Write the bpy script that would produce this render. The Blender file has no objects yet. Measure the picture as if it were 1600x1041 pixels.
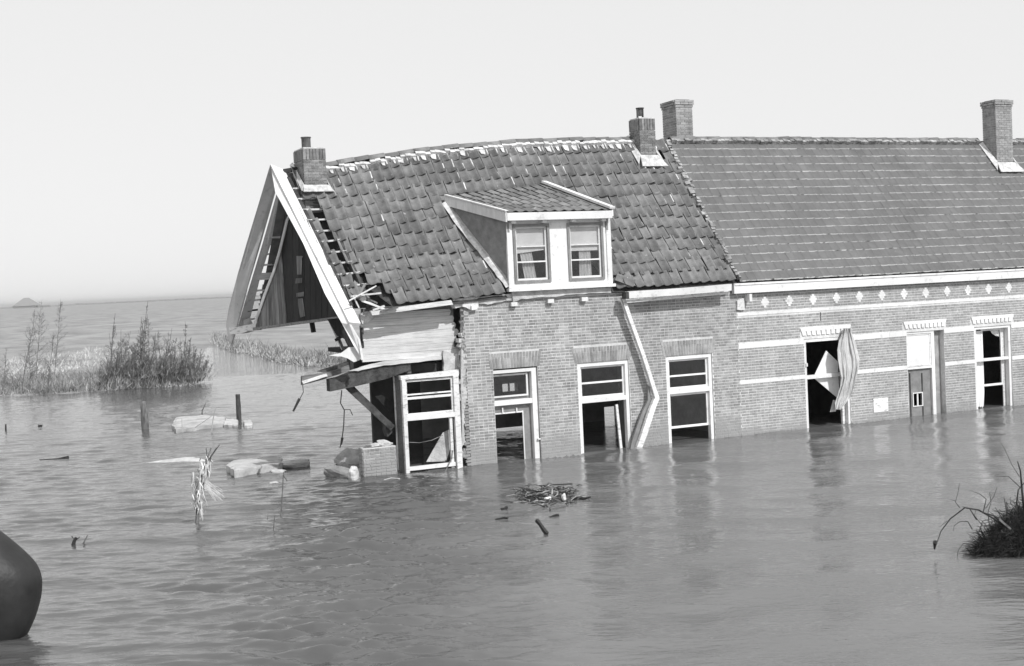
import bpy, math, random
import numpy as np
from mathutils import Vector, Matrix, noise
random.seed(7)
scn = bpy.context.scene
COL = scn.collection

# ------------------------------------------------------------ camera, world, sun, exposure
F = 2000.0; CH = 3.8; ROLL = math.radians(2.7)
pitch = math.atan((520.5-441)*math.cos(ROLL)/F)
fw = Vector((0, math.cos(pitch), -math.sin(pitch))); up0 = Vector((0, math.sin(pitch), math.cos(pitch))); r0 = Vector((1, 0, 0))
rt = r0*math.cos(ROLL)-up0*math.sin(ROLL); up = up0*math.cos(ROLL)+r0*math.sin(ROLL)
CAM = Vector((0, 0, CH))
cd = bpy.data.cameras.new("camera"); cam = bpy.data.objects.new("camera", cd); COL.objects.link(cam)
cam.matrix_world = Matrix(((rt.x, up.x, -fw.x, 0), (rt.y, up.y, -fw.y, 0), (rt.z, up.z, -fw.z, CH), (0, 0, 0, 1)))
cd.sensor_width = 36; cd.lens = 45; cd.clip_start = 0.1; cd.clip_end = 60000
scn.camera = cam

def ray(x, y): return fw+rt*((x-800)/F)-up*((y-520.5)/F)
def onz(x, y, z=0.0):
    d = ray(x, y); return CAM+d*((z-CH)/d.z)
A0 = onz(727, 729); B0 = onz(1600, 632)
wv = (B0-A0).normalized(); dv = Vector((-wv.y, wv.x, 0)); ANG = math.atan2(wv.y, wv.x)
H = Matrix.Translation(A0) @ Matrix.Rotation(ANG, 4, 'Z')
Hi = H.inverted(); ID = Matrix.Identity(4)
def Q(px, py, v=0.0):
    """photo direction met with the plane v metres behind the facade -> house coordinates (u, v, z)"""
    d = ray(px, py); t = ((A0-CAM).dot(dv)+v)/d.dot(dv); return Hi @ (CAM+d*t)

sunv = (wv*0.30-dv*1.0+Vector((0, 0, 0.95))).normalized()
SEL = math.asin(sunv.z); SAZ = math.atan2(sunv.x, sunv.y)
world = bpy.data.worlds.new("World"); scn.world = world; world.use_nodes = True
wt = world.node_tree; wt.nodes.clear()
sky = wt.nodes.new('ShaderNodeTexSky'); sky.sky_type = 'NISHITA'; sky.sun_disc = False
sky.sun_elevation = SEL; sky.sun_rotation = SAZ; sky.air_density = 1.0; sky.dust_density = 1.0; sky.ozone_density = 1.0
bw = wt.nodes.new('ShaderNodeRGBToBW')     # black and white plate
cmb = wt.nodes.new('ShaderNodeCombineColor')
gm = wt.nodes.new('ShaderNodeMath'); gm.operation = 'POWER'; gm.inputs[1].default_value = 0.10
bg = wt.nodes.new('ShaderNodeBackground'); bg.inputs[1].default_value = 0.15
wo = wt.nodes.new('ShaderNodeOutputWorld')
wt.links.new(sky.outputs[0], bw.inputs[0]); wt.links.new(bw.outputs[0], gm.inputs[0])
gn = wt.nodes.new('ShaderNodeMath'); gn.operation = 'MULTIPLY'; gn.inputs[1].default_value = 3.9   # blue-sensitive plate: pale sky
wt.links.new(gm.outputs[0], gn.inputs[0])
for i in range(3): wt.links.new(gn.outputs[0], cmb.inputs[i])
wt.links.new(cmb.outputs[0], bg.inputs[0]); wt.links.new(bg.outputs[0], wo.inputs[0])
sd = bpy.data.lights.new("sun", 'SUN'); sd.energy = 2.7; sd.angle = math.radians(0.6); sd.color = (1, 1, 1)
so = bpy.data.objects.new("sun", sd); COL.objects.link(so)
so.rotation_euler = (-sunv).to_track_quat('-Z', 'Y').to_euler()
scn.view_settings.view_transform = 'Standard'; scn.view_settings.look = 'None'
scn.view_settings.exposure = 0.35; scn.view_settings.gamma = 1.0; scn.view_settings.use_curve_mapping = False

# ------------------------------------------------------------ materials (all grey: a black and white photograph)
MATS = {}
def mat(name, c, c2=None, scale=6.0, rough=0.8, var=0.0, bump=0.0, bscale=40.0, stretch=(1, 1, 1), detail=6, mud=None, lo=0.35, hi=0.65, spec=0.3, spots=None):
    m = bpy.data.materials.new(name); m.use_nodes = True; t = m.node_tree; N = t.nodes; L = t.links
    b = N['Principled BSDF']; b.inputs['Roughness'].default_value = rough; b.inputs['Specular IOR Level'].default_value = spec
    geo = N.new('ShaderNodeNewGeometry'); mp = N.new('ShaderNodeMapping'); mp.inputs['Rotation'].default_value = (0, 0, -ANG)
    sc = N.new('ShaderNodeMapping'); sc.inputs['Scale'].default_value = stretch
    L.new(geo.outputs['Position'], mp.inputs[0]); L.new(mp.outputs[0], sc.inputs[0])
    n = N.new('ShaderNodeTexNoise'); n.inputs['Scale'].default_value = scale; n.inputs['Detail'].default_value = detail; n.inputs['Roughness'].default_value = 0.62
    L.new(sc.outputs[0], n.inputs['Vector'])
    mr = N.new('ShaderNodeMapRange'); mr.inputs[1].default_value = lo; mr.inputs[2].default_value = hi
    mr.inputs[3].default_value = c; mr.inputs[4].default_value = c2 if c2 is not None else c
    L.new(n.outputs[0], mr.inputs[0]); val = mr.outputs[0]
    def math_(op, a, bb, clamp=False):
        q = N.new('ShaderNodeMath'); q.operation = op; q.use_clamp = clamp
        for i, x in enumerate((a, bb)):
            if isinstance(x, (int, float)): q.inputs[i].default_value = x
            else: L.new(x, q.inputs[i])
        return q.outputs[0]
    wn = N.new('ShaderNodeTexNoise'); wn.inputs['Scale'].default_value = .9; wn.inputs['Detail'].default_value = 7; wn.inputs['Roughness'].default_value = .7
    L.new(mp.outputs[0], wn.inputs['Vector'])
    wr = N.new('ShaderNodeMapRange'); wr.inputs[1].default_value = .3; wr.inputs[2].default_value = .7; wr.inputs[3].default_value = .84; wr.inputs[4].default_value = 1.14
    L.new(wn.outputs[0], wr.inputs[0]); val = math_('MULTIPLY', val, wr.outputs[0])
    if var:
        oi = N.new('ShaderNodeObjectInfo')
        r = math_('FRACT', math_('ADD', oi.outputs['Random'], geo.outputs['Random Per Island']), 0)
        f = math_('ADD', math_('MULTIPLY', r, 2*var), 1-var)
        val = math_('MULTIPLY', val, f)
    if spots:     # lichen / bird lime spots: (threshold, colour, scale)
        ns = N.new('ShaderNodeTexNoise'); ns.inputs['Scale'].default_value = spots[2]; ns.inputs['Detail'].default_value = 3
        L.new(geo.outputs['Position'], ns.inputs['Vector'])
        mk = N.new('ShaderNodeMapRange'); mk.inputs[1].default_value = spots[0]; mk.inputs[2].default_value = spots[0]+0.04
        L.new(ns.outputs[0], mk.inputs[0])
        mx = N.new('ShaderNodeMix'); mx.data_type = 'FLOAT'; L.new(mk.outputs[0], mx.inputs[0]); L.new(val, mx.inputs[2]); mx.inputs[3].default_value = spots[1]
        val = mx.outputs[0]
    if mud:       # silt left by the flood on the lowest courses: (height, colour)
        sx = N.new('ShaderNodeSeparateXYZ'); L.new(geo.outputs['Position'], sx.inputs[0])
        nm = N.new('ShaderNodeTexNoise'); nm.inputs['Scale'].default_value = 1.7; nm.inputs['Detail'].default_value = 5
        L.new(mp.outputs[0], nm.inputs['Vector'])
        hgt = math_('ADD', sx.outputs[2], math_('MULTIPLY', math_('SUBTRACT', nm.outputs[0], 0.5), 0.9))
        mk = N.new('ShaderNodeMapRange'); mk.inputs[1].default_value = mud[0]+0.12; mk.inputs[2].default_value = mud[0]-0.12
        mk.inputs[3].default_value = 0; mk.inputs[4].default_value = 0.85
        L.new(hgt, mk.inputs[0])
        mx = N.new('ShaderNodeMix'); mx.data_type = 'FLOAT'; L.new(mk.outputs[0], mx.inputs[0]); L.new(val, mx.inputs[2]); mx.inputs[3].default_value = mud[1]
        val = mx.outputs[0]
    cc = N.new('ShaderNodeCombineColor')
    for i in range(3): L.new(val, cc.inputs[i])
    L.new(cc.outputs[0], b.inputs['Base Color'])
    if bump:
        nb = N.new('ShaderNodeTexNoise'); nb.inputs['Scale'].default_value = bscale; nb.inputs['Detail'].default_value = 5
        L.new(sc.outputs[0], nb.inputs['Vector'])
        bp = N.new('ShaderNodeBump'); bp.inputs['Strength'].default_value = bump; bp.inputs['Distance'].default_value = 0.02
        L.new(nb.outputs[0], bp.inputs['Height']); L.new(bp.outputs[0], b.inputs['Normal'])
    MATS[name] = m; return m
M_brick = mat('brick', .24, .38, 5, .85, .2, .4, 60, mud=(.42, .31))
M_brick2 = mat('brick_pale', .27, .39, 9, .85, .16, .4, 60, mud=(.12, .32))
M_brickch = mat('brick_chimney', .16, .27, 12, .85, .3, .5, 60)
M_mortar = mat('mortar', .54, .70, 9, .95, 0, .4, 90, mud=(.42, .34))
M_mortar2 = mat('mortar_pale', .58, .74, 14, .95, 0, .4, 90, mud=(.12, .34))
M_lime = mat('lime_mortar', .50, .82, 9, .95, .1, .9, 30)
M_tile = mat('clay_tile', .15, .225, 5, .78, .22, .5, 45, spots=(.70, .36, 9))
M_tile2 = mat('flat_tile', .13, .155, 4, .8, .05, .3, 45, spots=(.74, .3, 11))
M_lip = mat('tile_edge', .14, .66, 7, .85, .2, .2, 45, lo=.34, hi=.50)
M_white = mat('white_paint', .50, .79, 7, .55, .06, .25, 60, lo=.24, hi=.44, spots=(.74, .36, 22))
M_white2 = mat('worn_white_paint', .40, .80, 7, .6, .1, .3, 60, stretch=(1, 1, 3), lo=.3, hi=.5)
M_grey = mat('grey_paint', .20, .28, 6, .6, .08, .15, 60)
M_mid = mat('mid_paint', .68, .80, 4, .6, .08, .2, 60, stretch=(3, 3, .6))
M_dark = mat('dark_wood', .018, .035, 8, .75, .3, .4, 40, stretch=(5, 5, .5))
M_beam = mat('old_beam', .03, .09, 7, .85, .2, .7, 50)
M_wood = mat('weathered_wood', .12, .30, 6, .85, .3, .6, 60, stretch=(.5, 4, 6))
M_woodv = mat('pale_lit_plank', .10, .22, 3, .85, .3, .5, 30, stretch=(5, 5, .5))  # pale tone carries the lit look of the left gable boards
M_pale = mat('whitewashed_wood', .50, .80, 5, .85, .08, .6, 50, stretch=(.35, 4, 9), lo=.28, hi=.55)
M_plas = mat('plaster', .38, .66, 4, .95, .1, .8, 25)
M_int = mat('interior_wall', .16, .30, 1.5, .9, 0, .3, 10)
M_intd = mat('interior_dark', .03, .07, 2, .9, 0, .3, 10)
M_slate = mat('cheek_lead', .20, .30, 5, .7, 0, .3, 30)
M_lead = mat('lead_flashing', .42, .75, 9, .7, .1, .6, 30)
M_cloth = mat('curtain_cloth', .42, .66, 8, .9, 0, .3, 60, stretch=(4, 4, .7))
M_blind = mat('blind_cloth', .74, .82, 3, .9)
M_conc = mat('concrete', .38, .62, 3, .9, .1, .8, 18)
M_post = mat('wet_post', .03, .10, 10, .7, .1, .5, 40, stretch=(3, 3, .6))
M_postp = mat('pale_post', .07, .24, 10, .8, .1, .5, 40, stretch=(3, 3, .5))
M_twig = mat('twig', .09, .20, 10, .85, .3)
M_twigd = mat('dark_root', .015, .05, 10, .85, .3)
M_reed = mat('dry_reed', .14, .40, 3, .9, .4)
M_reedp = mat('pale_straw', .40, .72, 6, .9, .3)
M_field = mat('field', .18, .38, .35, .95, 0, .4, 2, stretch=(.6, .25, 1), detail=12, lo=.3, hi=.7)
M_mudbank = mat('mud', .08, .16, 1.2, .9, 0, .8, 5)
M_bed = mat('river_bed', .08, .14, 1, .9)
M_boat = mat('boat_hull', .014, .038, 2.2, .5, 0, .3, 14, lo=.3, hi=.7)
M_far = mat('far_wall', .20, .28, 1, .9)
M_metal = mat('pot_metal', .06, .12, 12, .6, .1, .2, 50)
M_lichen = mat('lichen_mortar', .16, .42, 6, .95, .3, .9, 30)

def glass_mat():
    m = bpy.data.materials.new('window_glass'); m.use_nodes = True; t = m.node_tree; N = t.nodes; N.clear(); L = t.links
    o = N.new('ShaderNodeOutputMaterial'); mx = N.new('ShaderNodeMixShader'); fr = N.new('ShaderNodeLayerWeight'); fr.inputs[0].default_value = .5
    tr = N.new('ShaderNodeBsdfTransparent'); tr.inputs[0].default_value = (.9, .9, .9, 1); g = N.new('ShaderNodeBsdfGlossy'); g.inputs['Roughness'].default_value = 0.03
    p5 = N.new('ShaderNodeMath'); p5.operation = 'POWER'; p5.inputs[1].default_value = 4.0
    ad = N.new('ShaderNodeMath'); ad.operation = 'MULTIPLY_ADD'; ad.inputs[1].default_value = .9; ad.inputs[2].default_value = 0.05; ad.use_clamp = True
    L.new(fr.outputs[1], p5.inputs[0]); L.new(p5.outputs[0], ad.inputs[0]); L.new(ad.outputs[0], mx.inputs[0]); L.new(tr.outputs[0], mx.inputs[1]); L.new(g.outputs[0], mx.inputs[2]); L.new(mx.outputs[0], o.inputs[0])
    return m
M_glass = glass_mat()

# ------------------------------------------------------------ object helpers
WM = {}          # world matrix of every object made, so children can be placed exactly
def tag(o, label=None, cat=None, group=None, kind=None):
    if label: o['label'] = label
    if cat: o['category'] = cat
    if group: o['group'] = group
    if kind: o['kind'] = kind
    return o
def place(o, M, parent=None):
    WM[o.name] = M
    if parent is not None:
        o.parent = parent; o.matrix_basis = WM[parent.name].inverted() @ M
    else: o.matrix_basis = M
    COL.objects.link(o); return o
def empty(name, M): return place(bpy.data.objects.new(name, None), M)
class MB:
    """collects faces; build() links them as one mesh object"""
    def __init__(s): s.v = []; s.f = []; s.mi = []
    def add(s, vs, fs, mi=0):
        k = len(s.v); s.v += [tuple(x) for x in vs]; s.f += [tuple(i+k for i in f) for f in fs]
        s.mi += (mi if isinstance(mi, list) else [mi]*len(fs)); return s
    def box(s, a, b, mi=0, rot=None):
        x0, y0, z0 = a; x1, y1, z1 = b
        vs = [Vector(p) for p in ((x0, y0, z0), (x1, y0, z0), (x1, y1, z0), (x0, y1, z0), (x0, y0, z1), (x1, y0, z1), (x1, y1, z1), (x0, y1, z1))]
        if rot is not None:
            c = sum(vs, Vector())/8; vs = [c+rot @ (p-c) for p in vs]
        return s.add(vs, BOXF, mi)
    def hexa(s, q0, q1, mi=0):      # two quads (bottom, top loops)
        return s.add(list(q0)+list(q1), BOXF, mi)
    def slab(s, pts, ext, mi=0):    # polygon extruded along ext
        n = len(pts); pts = [Vector(p) for p in pts]; e = Vector(ext)
        fs = [tuple(range(n)), tuple(range(2*n-1, n-1, -1))]+[(i, i+n, (i+1) % n+n, (i+1) % n) for i in range(n)]
        return s.add(pts+[p+e for p in pts], fs, mi)
    def beam(s, a, b, wd, ht, mi=0, upv=Vector((0, 0, 1)), wob=0, seg=1):
        a = Vector(a); b = Vector(b); ax = (b-a).normalized(); sd_ = ax.cross(upv)
        if sd_.length < 1e-3: sd_ = ax.cross(Vector((0, 1, 0)))
        sd_.normalize(); u2 = sd_.cross(ax).normalized()
        rings = []
        for i in range(seg+1):
            c = a.lerp(b, i/seg)+Vector((random.uniform(-wob, wob), random.uniform(-wob, wob), random.uniform(-wob, wob)))
            w2 = wd/2*(1+random.uniform(-1, 1)*(.15 if wob else 0)); h2 = ht/2*(1+random.uniform(-1, 1)*(.15 if wob else 0))
            rings.append([c-sd_*w2-u2*h2, c+sd_*w2-u2*h2, c+sd_*w2+u2*h2, c-sd_*w2+u2*h2])
        vs = [p for r in rings for p in r]; fs = [(3, 2, 1, 0)]
        for i in range(seg):
            k = 4*i; fs += [(k+j, k+(j+1) % 4, k+4+(j+1) % 4, k+4+j) for j in range(4)]
        k = 4*seg; fs.append((k, k+1, k+2, k+3)); return s.add(vs, fs, mi)
    def tube(s, pts, r0, r1=None, n=6, mi=0, cap=True):
        r1 = r0 if r1 is None else r1; pts = [Vector(p) for p in pts]; m = len(pts); vs = []; fs = []
        for i, p in enumerate(pts):
            ax = (pts[min(i+1, m-1)]-pts[max(i-1, 0)]);
            ax = ax.normalized() if ax.length > 1e-9 else Vector((0, 0, 1))
            a = ax.orthogonal().normalized() if abs(ax.z) < .2 else ax.cross(Vector((0, 1, 0))).normalized()
            b = ax.cross(a); r = r0+(r1-r0)*i/(m-1)
            vs += [p+a*(r*math.cos(2*math.pi*k/n))+b*(r*math.sin(2*math.pi*k/n)) for k in range(n)]
        for i in range(m-1):
            fs += [(i*n+k, i*n+(k+1) % n, (i+1)*n+(k+1) % n, (i+1)*n+k) for k in range(n)]
        if cap: fs += [tuple(range(n-1, -1, -1)), tuple((m-1)*n+k for k in range(n))]
        return s.add(vs, fs, mi)
    def build(s, name, mats, parent=None, frame=None, smooth=False, center=True):
        frame = H if frame is None else frame
        mats = mats if isinstance(mats, (list, tuple)) else [mats]
        vs = s.v
        if center:
            xs = np.array(vs); c = Vector(((xs[:, 0].min()+xs[:, 0].max())/2, (xs[:, 1].min()+xs[:, 1].max())/2, float(xs[:, 2].min())))
            vs = (xs-np.array(c)).tolist()
        else: c = Vector((0, 0, 0))
        me = bpy.data.meshes.new(name); me.from_pydata(vs, [], s.f)
        for m in mats: me.materials.append(m)
        if len(mats) > 1: me.polygons.foreach_set('material_index', s.mi)
        if smooth: me.polygons.foreach_set('use_smooth', [True]*len(me.polygons))
        me.update()
        return place(bpy.data.objects.new(name, me), frame @ Matrix.Translation(c), parent)
BOXF = [(3, 2, 1, 0), (4, 5, 6, 7), (0, 1, 5, 4), (1, 2, 6, 5), (2, 3, 7, 6), (3, 0, 4, 7)]
def box(name, a, b, m, parent, **k): return MB().box(a, b).build(name, m, parent, **k)
def slabp(name, pts, v, th, m, parent, frame=None):
    """plate whose outline follows photo directions at depth v (number or one per corner), th thick behind"""
    P = [Q(p[0], p[1], (p[2] if len(p) > 2 else v)) for p in pts]
    return MB().slab(P, (0, th, 0) if not isinstance(th, tuple) else th).build(name, m, parent, frame)
U3 = lambda a, b, t: a+(b-a)*t
def interp(x, xs, ys): return float(np.interp(x, xs, ys))
def nz(x, y, z=0): return noise.noise(Vector((x, y, z)))

# ------------------------------------------------------------ setting: bed, water, field
bm_ = MB(); bm_.add([(-30000, -3000, -1.5), (30000, -3000, -1.5), (30000, 40000, -1.5), (-30000, 40000, -1.5)], [(0, 1, 2, 3)])
tag(bm_.build('ground', M_bed, frame=ID), kind='structure')

def make_water():
    rows = []; y = 8.0
    while y < 36: rows.append(y); y *= 1.0022
    while y < 60: rows.append(y); y *= 1.005
    while y < 38000: rows.append(y); y *= 1.035
    s = np.concatenate([np.linspace(-3, -.62, 40)[:-1], np.linspace(-.62, .52, 640), np.linspace(.52, 3, 40)[1:]])
    Y = np.array(rows)[:, None]*np.ones_like(s)[None, :]; X = Y*s[None, :]
    rng = np.random.RandomState(3)
    A = np.array(A0); w2 = np.array(wv)[:2]; d2 = np.array(dv)[:2]
    U = (X-A[0])*w2[0]+(Y-A[1])*w2[1]; V = (X-A[0])*d2[0]+(Y-A[1])*d2[1]
    def patch(cx, cy, sx, sy, rot=0.0):
        c, s_ = math.cos(rot), math.sin(rot); dx = X-cx; dy = Y-cy
        return np.exp(-(((dx*c+dy*s_)/sx)**2+((-dx*s_+dy*c)/sy)**2))
    # choppy on the weather side, smooth in the lee of the houses
    side = 1/(1+np.exp((X+0.085*Y-.4+0.6*np.sin(Y*.5))/.5))
    rip = .20+.62*side+.5*patch(-2.05, 18, 1.3, 6.0, .05)
    gust = .75+.5*(np.sin(X*.31+Y*.17+1)*np.sin(Y*.23-X*.11))*.5+.25*np.sin(X*.9-Y*.6)*np.sin(Y*.37+X*.5)
    rip = rip*gust
    Z = np.zeros_like(X)
    for i in range(64):
        lam = .16*(.9/.16)**(rng.rand()**1.15); k = 2*math.pi/lam
        th = math.radians(-97+rng.randn()*(15+8*(lam < .3))); ph = rng.rand()*6.28
        a = .046*lam/(2*math.pi)*(1.0 if lam < .5 else .7)
        fade = np.clip(1.3-Y/(lam*190), 0, 1)
        wx = X+.10*np.sin(Y*.8+i); wy = Y+.07*np.sin(X*.9+i*2)
        p = k*(wx*math.cos(th)+wy*math.sin(th))+ph
        Z += a*fade*rip*(np.sin(p)+.22*np.sin(2*p+1.2))
    # short-crested chop where the current tears off the corner
    chop = (1.15*patch(-2.0, 17.5, 1.6, 7.5, .05)+.20*side+.035)*(.8+.4*np.sin(X*1.7+Y*.4)*np.sin(Y*.9-X*.5))
    Zc = np.zeros_like(X)
    for i in range(76):
        lam = .14+.38*rng.rand()**1.3; k = 2*math.pi/lam; th = math.radians(-98+rng.randn()*21)
        p = k*((X+.06*np.sin(Y*2.1+i))*math.cos(th)+(Y+.05*np.sin(X*2.3+i))*math.sin(th))+rng.rand()*6.28
        Zc += lam/(2*math.pi)*.062*np.clip(1.3-Y/(lam*190), 0, 1)*np.sin(p)
    Z += chop*Zc
    # slow swirls of the current swept round the house corner
    for i in range(14):
        lam = .7+1.8*rng.rand(); k = 2*math.pi/lam; th = ANG+math.radians(90+rng.randn()*22-18)
        p = k*((X+.5*np.sin(Y*.4+i))*math.cos(th)+(Y+.4*np.sin(X*.5+i))*math.sin(th))+rng.rand()*6.28
        env = (.5+.5*np.sin(X*.35*rng.rand()+Y*.3*rng.rand()+6*rng.rand()))**2
        Z += .0065*lam*env*np.clip(1.2-Y/120, 0, 1)*np.sin(p)*(V < 0)
    Z[Y > 120] = 0
    n, m = X.shape
    co = np.stack([X, Y, Z], -1).reshape(-1, 3).astype(np.float32)
    me = bpy.data.meshes.new('water'); me.vertices.add(n*m); me.vertices.foreach_set('co', co.ravel())
    i = (np.arange(n-1)[:, None]*m+np.arange(m-1)[None, :]).ravel()
    q = np.stack([i, i+1, i+m+1, i+m], 1).astype(np.int32)
    me.loops.add(q.size); me.loops.foreach_set('vertex_index', q.ravel())
    me.polygons.add(len(q)); me.polygons.foreach_set('loop_start', np.arange(0, q.size, 4, dtype=np.int32))
    me.polygons.foreach_set('use_smooth', np.ones(len(q), bool)); me.update(); me.validate()
    M = bpy.data.materials.new('flood_water'); M.use_nodes = True; t = M.node_tree; N = t.nodes; L = t.links; b = N['Principled BSDF']
    b.inputs['IOR'].default_value = 1.5; b.inputs['Roughness'].default_value = .015; b.inputs['Specular IOR Level'].default_value = 1.0
    geo = N.new('ShaderNodeNewGeometry')
    nn = N.new('ShaderNodeTexNoise'); nn.inputs['Scale'].default_value = .25; nn.inputs['Detail'].default_value = 6; L.new(geo.outputs['Position'], nn.inputs['Vector'])
    mr = N.new('ShaderNodeMapRange'); mr.inputs[1].default_value = .3; mr.inputs[2].default_value = .7; mr.inputs[3].default_value = -.015; mr.inputs[4].default_value = .015
    L.new(nn.outputs[0], mr.inputs[0]); cc = N.new('ShaderNodeCombineColor')
    # silt carried by the current along the fronts
    sx = N.new('ShaderNodeSeparateXYZ'); L.new(geo.outputs['Position'], sx.inputs[0])
    m1 = N.new('ShaderNodeMath'); m1.operation = 'MULTIPLY_ADD'; m1.inputs[1].default_value = .06; L.new(sx.outputs[1], m1.inputs[0]); L.new(sx.outputs[0], m1.inputs[2])
    m2 = N.new('ShaderNodeMath'); m2.operation = 'MULTIPLY_ADD'; m2.inputs[1].default_value = 3.0; L.new(nn.outputs[0], m2.inputs[0]); L.new(m1.outputs[0], m2.inputs[2])
    pl = N.new('ShaderNodeMapRange'); pl.interpolation_type = 'SMOOTHSTEP'; pl.inputs[1].default_value = .9; pl.inputs[2].default_value = 3.2; pl.inputs[3].default_value = .085; pl.inputs[4].default_value = .145; L.new(m2.outputs[0], pl.inputs[0])
    s0 = N.new('ShaderNodeMath'); s0.operation = 'ADD'; L.new(pl.outputs[0], s0.inputs[0]); L.new(mr.outputs[0], s0.inputs[1])
    silt = s0
    for j in range(3): L.new(silt.outputs[0], cc.inputs[j])
    L.new(cc.outputs[0], b.inputs['Base Color'])
    def bmp(scale, st, dist, prev, sx=1, sy=1, rot=0):
        mp = N.new('ShaderNodeMapping'); mp.inputs['Scale'].default_value = (sx, sy, 1); mp.inputs['Rotation'].default_value = (0, 0, rot); L.new(geo.outputs['Position'], mp.inputs[0])
        nb = N.new('ShaderNodeTexNoise'); nb.inputs['Scale'].default_value = scale; nb.inputs['Detail'].default_value = 4; L.new(mp.outputs[0], nb.inputs['Vector'])
        bp = N.new('ShaderNodeBump'); bp.inputs['Strength'].default_value = st; bp.inputs['Distance'].default_value = dist
        L.new(nb.outputs[0], bp.inputs['Height'])
        if prev: L.new(prev, bp.inputs['Normal'])
        return bp.outputs[0]
    o1 = bmp(8, .75, .02, None, .6, 1.8, .12); o2 = bmp(26, .22, .005, o1, .8, 1.3, -.3)
    L.new(o2, b.inputs['Normal'])
    me.materials.append(M)
    o = bpy.data.objects.new('water', me); place(o, ID); tag(o, kind='structure')
make_water()

# flooded polder: a low bank that runs to the horizon
near = [(-3000, 760), (-700, 640), (-200, 628), (0, 619), (70, 616), (145, 612), (230, 607), (284, 605), (298, 598), (305, 580), (311, 560), (318, 546), (328, 540), (336, 541), (345, 541), (400, 556), (450, 567), (500, 573), (560, 570), (640, 560), (700, 552), (1000, 530), (1900, 470), (4000, 360)]
ep = [onz(*p) for p in near]; es = [p.x/p.y for p in ep]; ey = [p.y for p in ep]
def yedge(s_): return interp(s_, es, ey)
def make_field():
    ss = np.concatenate([np.linspace(-2.2, -.5, 40)[:-1], np.linspace(-.5, .05, 420), np.linspace(.05, 2.2, 50)[1:]])
    rows = []; y = 48.0
    while y < 260: rows.append(y); y *= 1.006
    while y < 28000: rows.append(y); y *= 1.06
    vs = []; m = len(ss)
    for y in rows:
        for t in ss:
            x = y*t; e = yedge(t)*(1+.012*nz(x*.45, y*.3)+.008*nz(x*1.4, y*.9, 4)); q = (y-e)/(.012*y+.3)
            z = -.12+.17*min(1, max(0, q+.7))
            if q > 0: z += .05*nz(x*.4, y*.3, 2)*min(1, q)
            vs.append((x, y, z))
    n = len(rows); mb = MB(); mb.add(vs, [(r*m+c, r*m+c+1, (r+1)*m+c+1, (r+1)*m+c) for r in range(n-1) for c in range(m-1)])
    tag(mb.build('field', M_field, frame=ID, smooth=True, center=False), kind='structure')
make_field()

# ------------------------------------------------------------ brick laying
BRK = {}
def brick_mesh(key, l, h, d, m):
    if key in BRK: return BRK[key]
    me = bpy.data.meshes.new('brick')
    c = .004
    vs = [(-l/2, 0, -h/2), (l/2, 0, -h/2), (l/2, 0, h/2), (-l/2, 0, h/2)]
    vs = [(x*(1-2*c/l), 0, z*(1-2*c/h)) for x, y, z in vs]+[(-l/2, c, -h/2), (l/2, c, -h/2), (l/2, c, h/2), (-l/2, c, h/2)]+[(-l/2, d, -h/2), (l/2, d, -h/2), (l/2, d, h/2), (-l/2, d, h/2)]
    fs = [(0, 1, 2, 3)]+[(i+4*k, i+4*k+4, (i+1) % 4+4*k+4, (i+1) % 4+4*k)[::-1] for k in (0, 1) for i in range(4)]
    me.from_pydata(vs, [], fs); me.materials.append(m); me.update(); BRK[key] = me; return me
CH_ = .0635
def lay_wall(parent, u0f, u1, z0, z1f, inside, m, nsingle, key, depth=.05, vf=0.0):
    """Dutch cross bond; inside(u0,u1,z) says whether a brick stands there; the nsingle nearest stretchers are objects"""
    cand = []
    n0 = int(math.floor(z0/CH_)); row = n0
    while row*CH_+CH_ <= 3.75:
        z = row*CH_+CH_/2; header = row % 2 == 0
        L = .105 if header else .22; off = (0 if header else (.055 if (row//2) % 2 else .165))
        u = -3.0+off
        while u < u1:
            a, b = u+.007, u+L-.007
            if a >= u0f(z) and b <= u1 and z < z1f((a+b)/2) and inside(a, b, z): cand.append((a, b, z, header))
            elif z < z1f((a+b)/2):
                # cut brick at an edge
                k = 16; ok = [a+(b-a)*i/k for i in range(k+1) if inside(a+(b-a)*i/k, a+(b-a)*i/k, z) and u0f(z) <= a+(b-a)*i/k <= u1]
                if len(ok) > 2 and ok[-1]-ok[0] > .022 and len(ok) >= round((ok[-1]-ok[0])/(b-a)*k)+1: cand.append((ok[0], ok[-1], z, True))
            u += L
        row += 1
    st = sorted([c for c in cand if not c[3] and c[2] > .02], key=lambda c: c[0])[:nsingle]
    ss = set(st); me = brick_mesh(key, .21, CH_-.016, depth, m)
    for a, b, z, h in st:
        o = bpy.data.objects.new('brick', me)
        R = Matrix.Rotation(random.uniform(-.008, .008), 4, 'Y') @ Matrix.Rotation(random.uniform(-.012, .012), 4, 'Z')
        place(o, H @ Matrix.Translation(((a+b)/2, vf+random.uniform(-.002, .002), z)) @ R, parent)
    mb = MB()
    for c in cand:
        if c in ss: continue
        a, b, z, h = c; j = random.uniform(-.002, .002); hh = (CH_-.016)/2; jz = random.uniform(-.0015, .0015)
        mb.box((a, vf+j, z-hh+jz), (b, vf+depth, z+hh+jz))
    tag(mb.build('brick', m, parent), kind='stuff')
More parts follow.
